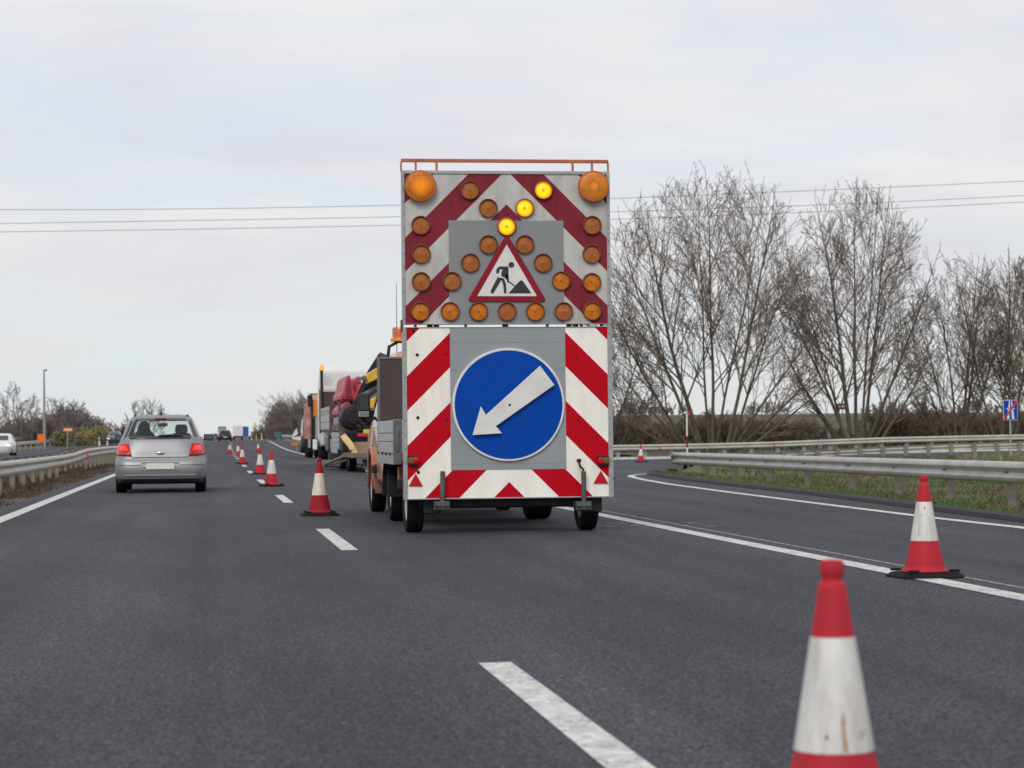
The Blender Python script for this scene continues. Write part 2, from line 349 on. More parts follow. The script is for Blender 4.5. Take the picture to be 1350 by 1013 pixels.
# grass island between the main road and the exit road
def island_z(x, y):
    k = x - interp(KERBX, min(y, 56.5))
    return .03 - .16 * smooth(0, 2.2, k) - .12 * smooth(8, 20, k) - .02 * smooth(60, 90, y) + .06 * mnoise.noise((x * .5, y * .5, 1))
KE = [(-8, 8.35)] + [(y, interp(KERBX, y)) for y in (0, 6, 12, 16, 20, 24.2, 27, 30, 33, 36, 39, 42, 45, 48, 51, 54)] + [(56.3, 10.9)]
FE = [(60, -8), (60, 0), (60, 10), (60, 20), (60, 32), (60, 44), (60, 56), (60, 68), (60, 80), (60, 95), (60, 106), (46, 106.2), (36, 105.8), (28, 103.8), (22, 96.2), (17.8, 83.4), (14.3, 69.4), (12.5, 60.4)]
rows = []
ks = [0, .015, .03, .05, .08, .12, .17, .23, .3, .4, .5, .62, .75, .88, 1]
for (y, x), (fx, fy) in zip(KE, FE):
    rows.append([(x + .28 + (fx - x - .28) * t, y + (fy - y) * t, island_z(x + (fx - x) * t, y + (fy - y) * t)) for t in ks])
struct(MB().grid(rows).build('grass_island', GRASSG, smooth=60))
mb = MB(); rows = []
for y in [-8, 0, 6, 12, 18, 24, 30, 36, 42, 48, 54, 56.4]:
    x = interp(KERBX, y); rows.append([(x + .02, y, .002), (x + .05, y, .05), (x + .22, y, .07), (x + .42, y, -.1)])
rows += [[(11.2, 56.9, .002), (11.15, 56.8, .05), (11.3, 56.4, .07), (11.5, 56, -.1)]]
struct(mb.grid(rows).build('kerb', KERB))
# median, opposite carriageway, verges
strip('median_verge', lambda y: -8.3 + bend(y), lambda y: -3.06 + bend(y), lambda t, y: -.006 - .05 * math.sin(t * 3.1), DIRT, nx=9)
strip('opposite_road', lambda y: -17.2 + bend(y), lambda y: -8.2 + bend(y), .0, ASPH2)
strip('left_verge', lambda y: -36 + bend(y), lambda y: -17.1 + bend(y), lambda t, y: -.25 * (1 - t) - .008, GRASSG, nx=6)
strip('right_verge', lambda y: 8.5 + bend(y) * .9, lambda y: 24, lambda t, y: -.008 - .1 * t, GRASSG, y0=123, nx=5)
def line(name, xc, wd, y0, y1, material=PAINT, z=.004):
    return strip(name, lambda y: xc(y) - wd / 2, lambda y: xc(y) + wd / 2, z, material, y0=y0, y1=y1)
LFT = lambda y: -2.66 + bend(y)
line('left_edge_line', LFT, .2, -6, 1400)
RGT = [(0, 4.84), (13, 4.88), (32, 4.83), (60, 4.86), (112, 5.06), (171, 5.65), (260, 6.6), (405, 8.1), (900, 14)]
line('right_edge_line', lambda y: interp(RGT, y), .19, -6, 900)
line('asphalt_joint', lambda y: interp(RGT, y) + .3, .022, -6, 60, PAINTW, .0035)
mb = MB()
for i in range(30):
    y0 = 5.3 + 15.2 * i
    for a, b in ((y0, y0 + 2.4), (y0 + 2.4, y0 + 4.85)):
        mb.add([(1.225 + bend(y) + s_ * .075, y, zp(y) + .004) for y in (a, b) for s_ in (-1, 1)], [(0, 1, 3, 2)])
struct(mb.build('lane_dashes', PAINT))
# white line round the nose of the island, and the outer line of the exit
def ribbon(name, pts, wd, material):
    rows = []
    for i, p in enumerate(pts):
        p = Vector(p); t = (Vector(pts[min(i + 1, len(pts) - 1)]) - Vector(pts[max(0, i - 1)])); t.z = 0; t.normalize(); n = Vector((t.y, -t.x, 0))
        rows.append([p - n * wd / 2, p + n * wd / 2])
    return struct(MB().grid(rows).build(name, material))
edge = [(8.02, -4, .004), (8.1, 12, .004), (8.3, 20, .004)] + [tuple(gnd(px, py) + Vector((0, 0, .004))) for px, py in
        ((1350, 696.4), (1231.9, 683.3), (1085, 665), (963, 649.5), (881.5, 638.5), (850, 633), (836, 629.9), (831, 628), (834, 626.8), (842, 625.9), (852, 625))]
ribbon('island_edge_line', edge, .17, PAINT)
rows = []
for x_, y_, z_ in [(8.6, 116, .0), (11, 116, -.08), (14, 116.2, -.19), (18, 116.6, -.27), (23, 117.5, -.27), (29, 118.4, -.22), (36, 119.4, -.13), (60, 121.5, .01)]:
    rows.append([(x_, y_ - .02, z_ - .05), (x_, y_, z_ + .09), (x_, y_ + .2, z_ + .10), (x_, y_ + .22, z_ - .05)])
struct(MB().grid(rows).build('raised_exit_line', PAINT))  # painted outer edge line, given added height so it shows at this low angle
line('opposite_edge_line', lambda y: -8.7 + bend(y), .2, 30, 900)
# tiny pale chips of old paint beside the joint
mb = MB(); rng = random.Random(5)
for i in range(26):
    x = 4.2 + rng.random() * 1.2; y = 24.2 + rng.random() * 1.6; a = .02 + .05 * rng.random()
    mb.add([(x, y, .0045), (x + a * 2, y + .02, .0045), (x + a * 1.6, y + a, .0045), (x - a * .3, y + a * .8, .0045)], [(0, 1, 2, 3)])
struct(mb.build('road_paint_chips', PAINTW))

# ------------------------------------------------------------------ guard rails
WPROF = [(0, 0), (.05, .012), (.078, .04), (.078, .085), (.03, .12), (.012, .155), (.03, .19), (.078, .225), (.078, .27), (.05, .298), (0, .31)]
def beam(pts, side, name, material, parent, h=1.0):
    """W profile swept along the top line; side=+1 bulges to the right of the direction of travel"""
    rows = []
    for i, p in enumerate(pts):
        p = Vector(p); t = Vector(pts[min(i + 1, len(pts) - 1)]) - Vector(pts[max(0, i - 1)]); t.z = 0; t.normalize(); n = Vector((t.y, -t.x, 0)) * side
        rows.append([p + n * (a - .0) + Vector((0, 0, (z - .31) * h)) for a, z in WPROF])
    return MB().grid(rows).build(name, material, parent, smooth=50, solid=.006)
def resample(pts, step):
    pts = [Vector(p) for p in pts]; out = [pts[0]]; d = 0
    for a, b in zip(pts, pts[1:]):
        L = (b - a).length; s_ = step - d
        while s_ < L: out.append(a + (b - a) * s_ / L); s_ += step
        d = (d + L) % step
    return out
def guard_rail(label, pts, side, step, bm, pm, ground, pw=.12, pd=.08, group='steel guard rails', skip=None, refl=None, off=.05, h=1.0, top=-.02):
    o = thing('guard_rail', label, 'guard rail', (0, 0, 0), 0, group)
    beam(pts, side, 'rail_beam', bm, o, h)
    proto = None
    for k, p in enumerate(resample(pts, step)):
        if skip and skip(p): continue
        g = ground(p) if callable(ground) else ground
        nx = resample(pts, step); q = nx[min(k + 1, len(nx) - 1)] - nx[max(0, min(k, len(nx) - 2))] if len(nx) > 1 else Vector((0, 1, 0))
        t = q.normalized(); t.z = 0; n = Vector((t.y, -t.x, 0)) * side; hh = p.z + top - g + .25
        if proto is None or abs(hh - proto[1]) > .06:
            mb = MB(); mb.box(-pd / 2, pd / 2, -pw / 2, pw / 2, -hh, -pw * .1)
            mb.box(pd / 2, pd / 2 + .012, -pw / 2 - .012, -pw / 2 + .03, -hh, 0); mb.box(pd / 2, pd / 2 + .012, pw / 2 - .03, pw / 2 + .012, -hh, 0)
            ob = mb.build('post', pm, o, bev=.006); proto = (ob, hh)
        else:
            ob = proto[0].copy(); COL.objects.link(ob); ob.parent = o
        ob.location = (p.x - n.x * off, p.y - n.y * off, p.z + top); ob.rotation_euler = (0, 0, math.atan2(-n.y, -n.x))
    mb = MB(); nb = 0
    for p in resample(pts, step / 2):
        for dzz in (-.1, -.2):
            pass
    if refl:
        for (x, y, z) in refl:
            MB().box(x - .03, x + .03, y - .02, y + .02, z - .07, z + .07).build('reflector', mat('red_reflector', (.5, .03, .03), .3), o, bev=.01)
    return o
# left median rail: a double rail whose near beam sags around the bent stretch
lz = [(0, .60), (45, .6), (55, .585), (66, .575), (72, .6), (80, .70), (95, .72), (125, .68), (400, .68)]
lr = [(-4.0 + .0 * y + bend(y) * 1.4 - .004 * max(0, y - 46) * (1 if y < 90 else 0) - (.18 if y >= 90 else 0), y, zp(y) + interp(lz, y)) for y in list(range(12, 60, 6)) + list(range(60, 100, 3)) + list(range(100, 180, 10)) + list(range(180, 420, 30))]
grl = guard_rail('long dusty double steel guard rail beside the silver car with a bent dip', lr, 1, 3.1, CREAM, POSTM, lambda p: zp(p.y) - .05, .15, .09, skip=lambda p: 65 < p.y < 80 or p.y > 240,
           refl=[(-4.02, 73.5, .5)])
LRP = [p for p in lr if p[1] < 160]
lr2 = [(x - .62, y, z + .02) for x, y, z in lr]
guard_rail('darker second guard rail standing just behind the dusty median rail', lr2, -1, 3.1, GALVD, POSTM, lambda p: zp(p.y) - .05, .13, .09, skip=lambda p: p.y > 200 or p.y < 30)
# rail along the opposite carriageway
fr = [(-17.9 + bend(y), y, zp(y) + .74) for y in range(140, 262, 10)]
guard_rail('distant silver guard rail in front of the orange board', fr, 1, 6, GALV, GALVD, lambda p: zp(p.y) - .1, .12)
fr = [(-22.0 + bend(y), y, zp(y) + .95) for y in range(215, 290, 15)]
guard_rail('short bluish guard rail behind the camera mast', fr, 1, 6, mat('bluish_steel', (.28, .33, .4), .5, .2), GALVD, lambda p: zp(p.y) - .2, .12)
# rail on the near side of the grass island, end plate showing
frl = [Vector((10.95, 8, .56)), Vector((11.0, 20, .57))] + [at(px, py, Y) for px, py, Y in ((1350, 609.3, 31.0), (1138, 603.6, 41.0), (1022, 600.3, 48), (948, 598.2, 53.5), (889, 596.6, 59.4))]
frl = [frl[0]] + [a + (b - a) * k / 4 for a, b in zip(frl, frl[1:]) for k in (1, 2, 3, 4)]
gr = guard_rail('long grey guard rail in front on the grass island behind the right cones', frl, -1, 3.4, GALV, POSTM, lambda p: island_z(p.x, p.y), .16, .1, off=.06)
e0 = frl[-1]
MB().box(e0.x - .09, e0.x + .03, e0.y, e0.y + .03, e0.z - .315, e0.z + .004).build('end_plate', mat('rusty_end_plate', (.2, .12, .09), .7, var=.3), gr, bev=.008)
mb = MB()
for p in resample(frl, 3.4):
    for dz_ in (-.155,):
        for s_ in (-.05, .05): mb.lathe([(.009, -.04), (.009, -.02)], (p.x, p.y + s_, p.z + dz_), 'x', 8)
mb.build('splice_bolts', DARKST, gr)
# rail round the inside of the exit road, seen from behind
brl = [at(px, py, Y) for px, py, Y in ((900, 602, 92), (950, 600, 100), (1000, 598, 106), (1085, 593.6, 109), (1158, 589.6, 110), (1240, 585.6, 111), (1350, 582.3, 112), (1420, 581, 112))]
guard_rail('guard rail on the far edge of the island seen from behind with posts in front', brl, -1, 1.33, CREAM, POSTM, lambda p: p.z - .74, .17, .12, off=.1, top=.03)
# outer rail of the exit road
arl = [at(px, py, Y) for px, py, Y in ((700, 588.5, 118), (808, 587, 118.5), (888, 585.8, 119.5), (950, 584.4, 120.3), (1019, 582.6, 121), (1169, 576.7, 122.5), (1297, 574, 124), (1350, 573, 124.5), (1440, 572, 125))]
q = at(870, 590, 119.2); q2 = at(1020, 586, 120.9)
guard_rail('pale outer guard rail of the exit road running below the bare trees', arl, 1, 1.6, CREAM, GALVD, lambda p: p.z - .78, .2, .1, off=.08,
           refl=[(q.x, q.y - .1, q.z), (q2.x, q2.y - .1, q2.z)])
# rails of the far road behind the trees
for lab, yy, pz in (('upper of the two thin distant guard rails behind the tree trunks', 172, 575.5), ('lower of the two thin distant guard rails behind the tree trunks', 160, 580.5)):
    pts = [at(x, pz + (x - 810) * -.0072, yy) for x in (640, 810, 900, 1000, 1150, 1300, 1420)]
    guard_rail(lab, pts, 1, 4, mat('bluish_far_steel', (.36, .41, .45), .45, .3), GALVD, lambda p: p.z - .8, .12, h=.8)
# rail beside the far end of the right shoulder
pts = [(9.0 + bend(y) * .9, y, zp(y) + .78) for y in range(235, 410, 15)]
guard_rail('distant guard rail on the right shoulder in front of the grey hedge', pts, -1, 6, GALV, GALVD, lambda p: zp(p.y) - .1, .12)

# ------------------------------------------------------------------ cones
REDC = mat('red_cone_plastic', (.48, .026, .042), .55, spec=.15, var=.1, scale=5, dirt=(.27, .025, .03), dirt_amt=.7)
REDC2 = mat('faded_dark_red_cone_plastic', (.32, .018, .03), .6, spec=.12, var=.12, scale=5, dirt=(.2, .04, .05), dirt_amt=.5)
SLEEVE = mat('scuffed_white_sleeve', (.66, .655, .63), .38, var=.16, scale=7, detail=9, dirt=(.40, .35, .29), dirt_amt=.95, stretch=(3, 3, .5))
SLEEVE2 = mat('yellowed_white_sleeve', (.76, .69, .58), .42, var=.14, scale=6, detail=8, dirt=(.42, .3, .2), dirt_amt=.7, stretch=(3, 3, .5))
def make_cone(label, red, slv):
    o = thing('traffic_cone', label, 'traffic cone', group='red and white traffic cones')
    MB().lathe([(.172, .045), (.168, .055), (.146, .07), (.1435, .09), (.1005, .268)], n=40, cap=False).build('cone_body', red, o, smooth=50)
    MB().lathe([(.1005, .268), (.1022, .2681), (.0567, .552), (.0547, .5521)], n=40, cap=False).build('reflective_sleeve', slv, o, smooth=40)
    MB().lathe([(.0550, .552), (.043, .63), (.037, .668), (.034, .684), (.0265, .694), (.0265, .702), (.0295, .708), (.031, .72), (.031, .735), (.028, .744), (.012, .747)], n=40).build('cone_tip', red, o, smooth=35)
    c8 = [(.245 * a, .245 * b) for a, b in ((-1, -.62), (-.62, -1), (.62, -1), (1, -.62), (1, .62), (.62, 1), (-.62, 1), (-1, .62))]
    mb = MB(); n = 8
    vs = [(x, y, 0) for x, y in c8] + [(x, y, .014) for x, y in c8] + [(x * .86, y * .86, .038) for x, y in c8]
    mb.add(vs, [tuple(range(8))[::-1], tuple(range(16, 24))] + [(k * 8 + i, k * 8 + (i + 1) % 8, k * 8 + 8 + (i + 1) % 8, k * 8 + 8 + i) for k in (0, 1) for i in range(8)])
    for x, y in ((-.16, -.16), (.16, -.16), (-.16, .16), (.16, .16)): mb.box(x - .035, x + .035, y - .025, y + .025, .044, .062)
    mb.build('base_plate', BLACK, o, bev=.004)
    return o
cone_a = make_cone('nearest traffic cone, its base cut off by the bottom of the picture', REDC, SLEEVE)
cone_b = make_cone('dull red cone with yellowed sleeve between the lane dash and the trailer', REDC2, SLEEVE2)
def put_cone(o, p, rz, label=None, sc=1):
    o.location = p; o.rotation_euler = (0, 0, rz); o.scale = (sc,) * 3
    if label: o['label'] = label
p = gnd(1101.5, 1128); put_cone(cone_a, p, .2, sc=.955)
def stain(o, poly, ang, mt_):
    "a thin patch lying on the sleeve; poly gives (angle offset in degrees, height)"
    vs = []
    for da, z_ in poly:
        r_ = .1022 + (.0567 - .1022) * (z_ - .268) / (.552 - .268) + .0007; a_ = R(ang + da); vs.append((r_ * math.cos(a_), r_ * math.sin(a_), z_))
    MB().add(vs, [tuple(range(len(vs)))]).build('scuff_mark', mt_, o, fix=False)
BRN = mat('brown_scuff', (.42, .30, .19), .6, var=.25, scale=60); DRK = mat('dark_scuff', (.07, .05, .06), .6); RDS = mat('red_scuff', (.4, .03, .04), .6); GSC = mat('grey_scuff', (.45, .45, .43), .6, var=.2, scale=60)
cone_c = copy_tree(cone_a); put_cone(cone_c, gnd(1219.5, 761), .12, 'bright red cone on the white line in front of the grass island rail', .955)
put_cone(copy_tree(cone_a), at(845, 609.5, 94), .3, 'small cone at the mouth of the exit road right of the trailer', 1)
put_cone(cone_b, gnd(421.5, 680), .05)
for px, py, lab in ((358, 641.5, 'second cone ahead of the trailer, in front of the low machine, behind the dull cone'),
                    (343, 625.5, 'third cone up the dashed line, half hidden behind a nearer cone'),
                    (319.5, 611.5, 'fourth cone up the dashed line, standing alone'),
                    (314, 601, 'fifth cone up the dashed line, just behind the fourth'),
                    (303, 598, 'farthest cone left of all the others, in front of the dark car'),
                    (340.5, 596, 'far cone standing off the dashed line towards the right shoulder')):
    put_cone(copy_tree(cone_a), gnd(px, py), random.Random(px).random() * .5, lab, 1)

rng = random.Random(9)
A0 = -106
stain(cone_a, [(2, .272), (10, .272), (9, .30), (7, .33), (8, .355), (5, .372), (1, .36), (1, .32)], A0, BRN)
stain(cone_a, [(-24, .305), (-20, .303), (-19, .309), (-21, .315), (-24, .313)], A0, DRK)
stain(cone_a, [(30, .30), (38, .305), (44, .318), (40, .327), (32, .322)], A0, GSC)
stain(cone_c, [(-9, .50), (-2, .50), (-2, .52), (-8, .522)], A0, RDS); stain(cone_c, [(-38, .40), (-35, .40), (-33, .47), (-37, .47)], A0, GSC); stain(cone_c, [(-40, .30), (-34, .29), (-30, .38), (-34, .39)], A0, GSC); stain(cone_c, [(-30, .45), (-27, .452), (-27, .462), (-30, .46)], A0, DRK)
for k in range(14):
    a_, z_, w_ = rng.uniform(-40, 45), rng.uniform(.29, .53), rng.uniform(.8, 2.2); stain(cone_b, [(a_, z_), (a_ + w_, z_ - .002), (a_ + w_ * 1.4, z_ + .006), (a_ + w_ * .4, z_ + .009)], A0, DRK if k % 3 else BRN)

# ------------------------------------------------------------------ arrow board trailer
TY = 23.70
def tp(px, py): p = at(px, py, TY); return (p.x, p.z)
def z1(x, y): return tp(510 + x / 4.21875, 190 + y / 4.21875)        # three enlargements of the board used to read it off
def z2(x, y): return tp(510 + x / 3.378, 420 + y / 3.378)
def z3(x, y): return tp(580 + x / 6.7556, 280 + y / 6.7556)
CX = 3.055
U = 1 / 534.0; U2 = 1 / 427.5
up_l, up_r = z1(97, 500)[0], z1(1225, 500)[0]
CHU = chevron('faded_maroon_white_sheeting', (up_l + up_r) / 2, 3.905 - 0, 383 * U, 0, 0, (.52, .51, .48), (.225, .028, .045), .3)
trl = thing('arrow_board_trailer', 'tall road works trailer with amber lamps and blue arrow disc, seen from behind', 'trailer')
xm = (z1(665, 300)[0]); zt_ = z1(665, 165)[1]
# sum = (z_top - z) - |x - xm| measured in zoom units: left edge units 665-|dx|
def set_chev(mt, cx, cz0, start, period, wid):
    pass
# upper board: maroon where (s - s0) mod P < w, with s = (zt - z) - |x-xm|; photo: x + y = 620 -> s = (y-165) - (665-x) = 620 - 830 = -210
MATS.pop('faded_maroon_white_sheeting'); bpy.data.materials.remove(CHU)
CHU = chevron('faded_maroon_white_sheeting', xm, zt_, 383 * U, -210 * U, 190 * U, (.55, .54, .51), (.23, .025, .042), .26)
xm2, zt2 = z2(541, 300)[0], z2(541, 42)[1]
CHL = chevron('retro_lit_red_white_sheeting', xm2, zt2, 311 * U2, (342 - 42 - 541) * U2, 155 * U2, (.93, .895, .82), (.52, .001, .012), .15)  # lower board: retroreflected brightness put into its even red and white
LG = mat('grey_board', (.235, .25, .25), .5, var=.08, scale=2.5, dirt=(.19, .19, .18), dirt_amt=.5)
LG2 = mat('paler_grey_board', (.27, .30, .31), .5, var=.06, scale=2.5)
BLUE = mat('blue_sign_sheeting', (.0, .058, .37), .45, var=.05, spec=.12)
WHS = mat('white_sign_sheeting', (.72, .71, .68), .5, spec=.15, var=.06, dirt=(.5, .48, .44), dirt_amt=.35)
SBLK = mat('black_sign_print', (.022, .024, .03), .5, var=.1)
SRED = mat('dull_red_sign_border', (.26, .016, .03), .5, var=.08, spec=.12)
y0 = TY
xl, xr = 1.955, 4.155
zU0, zU1 = z1(600, 1003)[1], z1(600, 150)[1]
zL0, zL1 = z2(500, 803)[1], z2(500, 38)[1]
ub = MB().box(xl + .012, xr - .012, y0, y0 + .04, zU0 + .004, zU1 - .012).build('upper_board', CHU, trl)
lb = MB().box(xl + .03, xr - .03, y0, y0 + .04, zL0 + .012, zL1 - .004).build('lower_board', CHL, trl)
def frame(x0, x1, z0, z1_, wl, wr, wt, wb, yy, dd):
    mb = MB()
    mb.box(x0, x0 + wl, yy, yy + dd, z0, z1_); mb.box(x1 - wr, x1, yy, yy + dd, z0, z1_)
    if wt: mb.box(x0 + wl, x1 - wr, yy, yy + dd, z1_ - wt, z1_)
    if wb: mb.box(x0 + wl, x1 - wr, yy, yy + dd, z0, z0 + wb)
    return mb
frame(xl - .004, xr + .004, zU0, zU1, .03, .036, .034, .006, y0 - .012, .11).build('upper_frame', ALUF, trl, bev=.004)
frame(xl - .004, xr + .012, zL0, zL1, .038, .05, .006, .014, y0 - .012, .13).build('lower_frame', ALUF, trl, bev=.004)
x0, zb = z1(348, 1003); x1, zt = z1(981, 427)
MB().box(x0, x1, y0 - .004, y0 + .002, zU0 + .005, zt).build('upper_grey_panel', LG, trl)
x0, zb = z2(286, 676); x1, zt = z2(793, 40)
MB().box(x0, x1, y0 - .004, y0 + .002, zb, zL1 - .006).build('lower_grey_panel', LG2, trl)
# thin dark seams across the grey panels
mb = MB()
for yy in (108, 232, 340, 452, 554, 648):
    z = z2(500, yy)[1]; mb.box(x0, x1, y0 - .0048, y0 - .0035, z, z + .0028)
mb.build('panel_seams', mat('seam_grey', (.15, .16, .16), .6), trl)
# blue disc with its pale rim and the raised white arrow
c = z2(541, 384); 
disc = MB().lathe([(0.001, -.03), (.590, -.03), (.594, -.026), (.594, -.004)], (c[0], y0, c[1]), 'y', 72, cap=False).build('arrow_disc', WHS, trl, smooth=40)
MB().lathe([(0.001, -.0335), (.570, -.0335), (.570, -.029)], (c[0], y0, c[1]), 'y', 72, cap=False).build('blue_field', BLUE, disc, smooth=40)
arrow = [z2(*q) for q in ((678, 212), (742, 297), (482, 480), (509, 512), (378, 520), (415, 392), (438, 430))]
MB().prism(arrow, y0 - .075, y0 - .06).build('direction_arrow', WHS, disc, bev=.003)
mb = MB()
for q in ((541, 386), (640, 300), (470, 450)):
    a = z2(*q); mb.lathe([(.012, -.062), (.012, -.033)], (a[0], y0, a[1]), 'y', 10)
a = z2(543, 386); mb.lathe([(.013, -.078), (.013, -.07)], (a[0], y0, a[1]), 'y', 10)
mb.build('arrow_spacer', DARKST, disc)
# roadworks triangle
tri = [z3(*q) for q in ((585, 205), (603, 205), (934, 768), (932, 786), (918, 797), (272, 797), (258, 788), (256, 768))]
rt = MB().prism(tri, y0 - .024, y0 - .004).build('warning_triangle', SRED, trl, bev=.003)
MB().prism([z3(*q) for q in ((592, 290), (860, 749), (330, 749))], y0 - .027, y0 - .0235).build('white_field', WHS, rt)
mb = MB(); ya, yb = y0 - .030, y0 - .0265
h = z3(633, 470); mb.lathe([(.001, -.030), (.0195 * 1.95 / 1.95, -.030), (.0195 * 1.55, -.030), (.0195 * 1.55, -.0265)], (h[0], y0, h[1]), 'y', 24, cap=False)
def pg(*q): mb.prism([z3(*k) for k in q], ya, yb)
pg((520, 490), (530, 485), (602, 485), (607, 492), (607, 560), (590, 592), (548, 573), (541, 548), (552, 520), (546, 508), (531, 510), (522, 545), (500, 548), (497, 520), (505, 503))
pg((583, 556), (606, 556), (614, 622), (600, 628), (592, 605), (580, 592))
pg((512, 577), (548, 598), (474, 722), (458, 726), (449, 716), (450, 700))
pg((528, 580), (566, 592), (585, 640), (589, 724), (568, 724), (561, 650), (548, 612))
pg((609, 612), (668, 656), (661, 664), (604, 622))
pg((606, 724), (708, 613), (720, 608), (734, 613), (806, 716), (803, 724))
mb.build('worker_pictogram', SBLK, rt)
# lamps
UNLIT = mat('dull_amber_lens', (.40, .125, .03), .5, var=.25, scale=16, spec=.25); UNLITC = mat('amber_lens_centre', (.30, .12, .05), .5, spec=.25)
LITO = mat('glowing_orange_rim', (1.0, .30, .0), .4, var=.12, scale=25, emit=.72); LITC = mat('glowing_lamp_centre', (.9, .22, .0), .4, emit=.6)
UNLIT2 = mat('brighter_amber_lens', (.58, .17, .012), .5, var=.3, scale=16, spec=.25)
RINGM = mat('dark_orange_ring', (.17, .055, .03), .5, var=.2)
def make_lamp(label=None):
    b = MB().lathe([(.094, 0), (.1, -.02), (.1, -.03), (.094, -.034), (.089, -.03), (.088, -.012)], (0, 0, 0), 'y', 28, cap=False).build('lamp', RINGM, trl, smooth=35)
    lm = MB().lathe([(.0885, -.008), (.07, -.011), (.068, -.009)], (0, 0, 0), 'y', 28, cap=False)
    lm.cur = 1; lm.lathe([(.068, -.009), (.05, -.013), (.048, -.011), (.03, -.015), (.028, -.013), (.016, -.015)], (0, 0, 0), 'y', 28, cap=False)
    lm.cur = 2; lm.lathe([(.016, -.015), (.013, -.020), (.001, -.021)], (0, 0, 0), 'y', 28, cap=False)
    lm.build('lens', [UNLIT, UNLIT, UNLITC], b, smooth=35)
    return b
lamp0 = make_lamp()
LIT = {(869, 258), (765, 358), (665, 460)}
BRT = {(350, 932), (824, 932), (508, 932), (185, 932), (1140, 930), (968, 762), (1138, 770)}
spots = [(460, 258), (869, 258), (562, 358), (765, 358), (665, 460), (187, 453), (1140, 453), (564, 560), (766, 560), (190, 613), (1137, 613), (463, 662), (867, 662),
         (190, 766), (1138, 770), (361, 764), (968, 762), (185, 932), (350, 932), (508, 932), (667, 932), (824, 932), (982, 932), (1140, 930)]
lens_lit = lens_b = None
for i, q in enumerate(spots):
    o = lamp0 if i == 0 else lamp0.copy()
    if i: COL.objects.link(o); o.parent = trl
    x, z = z1(*q); o.location = (x, y0 - .002, z); o.rotation_euler = (0, i * 1.3, 0)
    src = kids(lamp0)[0]
    if i:
        l = src.copy(); COL.objects.link(l); l.parent = o
        if q in LIT:
            if lens_lit is None: lens_lit = src.data.copy(); lens_lit.materials[0] = LITO; lens_lit.materials[1] = AMBLIT; lens_lit.materials[2] = LITC
            l.data = lens_lit; o['label'] = 'lit amber lamp'
        elif q in BRT:
            if lens_b is None: lens_b = src.data.copy(); lens_b.materials[0] = UNLIT2; lens_b.materials[1] = UNLIT2
            l.data = lens_b
def big_lens(name, inner, es):
    """amber dispersive lens, the bulb inside makes its middle glow"""
    mt = mat(name, (.60, .19, .018), .38, var=.2, scale=14, spec=.3); t = mt.node_tree; b = t.nodes['Principled BSDF']
    co = t.nodes.new('ShaderNodeTexCoord'); mp = t.nodes.new('ShaderNodeMapping'); mp.inputs['Scale'].default_value = (1, 0, 1); t.links.new(co.outputs['Object'], mp.inputs[0])
    ln = t.nodes.new('ShaderNodeVectorMath'); ln.operation = 'LENGTH'; t.links.new(mp.outputs[0], ln.inputs[0])
    rp_ = t.nodes.new('ShaderNodeMapRange'); rp_.inputs['From Min'].default_value = .0; rp_.inputs['From Max'].default_value = inner; rp_.inputs['To Min'].default_value = es; rp_.inputs['To Max'].default_value = .02; rp_.interpolation_type = 'SMOOTHSTEP'
    t.links.new(ln.outputs['Value'], rp_.inputs['Value']); t.links.new(rp_.outputs[0], b.inputs['Emission Strength']); b.inputs['Emission Color'].default_value = (1, .27, .0, 1); return mt
BIGL, BIGR = big_lens('glowing_large_amber_lens', .14, .75), big_lens('large_amber_lens', .06, .35)
for q, k in (((184, 238), 1), ((1144, 240), 0)):
    x, z = z1(*q)
    b = MB().lathe([(.15, .0), (.158, -.04), (.166, -.05), (.166, -.075), (.158, -.082), (.150, -.082)], (0, 0, 0), 'y', 40, cap=False).build('large_lamp', ORANGED, trl, smooth=35); b.location = (x, y0, z)
    MB().lathe([(.153, -.078), (.14, -.086), (.1, -.094), (.05, -.098), (.001, -.099)], (0, 0, 0), 'y', 40, cap=False).build('lens', BIGL if k else BIGR, b, smooth=40)
    mb = MB()
    for j in range(-7, 8):
        t = j * .018; hgt = math.sqrt(max(0, .142 ** 2 - t * t))
        for a_ in (0, 1):
            pts = [(t if a_ else q_, -.0785 - .0205 * math.sqrt(max(0, 1 - (t * t + q_ * q_) / .153 ** 2)) - .0006, q_ if a_ else t) for q_ in [hgt * k_ / 6 for k_ in range(-6, 7)]]
            mb.tube(pts, .0014, 4, False)
    if k: mb.build('lens_grid', mat('amber_grid', (.5, .13, .01), .4, spec=.2), b)
    else: MB().lathe([(.06, -.0965), (.058, -.0995), (.055, -.0968)], (0, 0, 0), 'y', 24, cap=False).build('lens_ring', UNLIT, b)
# orange rail on top
mb = MB(); zt = z1(600, 92)[1]
mb.box(xl - .006, xr - .004, y0 + .01, y0 + .045, zt - .02, zt + .016)
for xx, wd, xb in ((80, .018, 0), (162, .02, 0), (278, .022, 0), (1035, .022, 0), (1143, .02, -4), (1232, .018, 0)):
    a = z1(xx, 120)[0]; MB().box(a - wd / 2, a + wd / 2, y0 + .012, y0 + .042, zU1 - .01, zt - .018).build('rail_post', ORANGED, trl, bev=.003)
mb.build('top_rail', ORANGED, trl, bev=.004)
# hinge stubs in the gap between the boards
mb = MB()
for xx in (85, 160, 285, 440, 895, 1045, 1085, 1195):
    a = z1(xx, 1000)[0]; MB().box(a - .014, a + .014, y0 + .015, y0 + .05, zL1 - .05, zU0 + .05).build('hinge', mat('dark_red_steel', (.12, .03, .03), .5), trl)
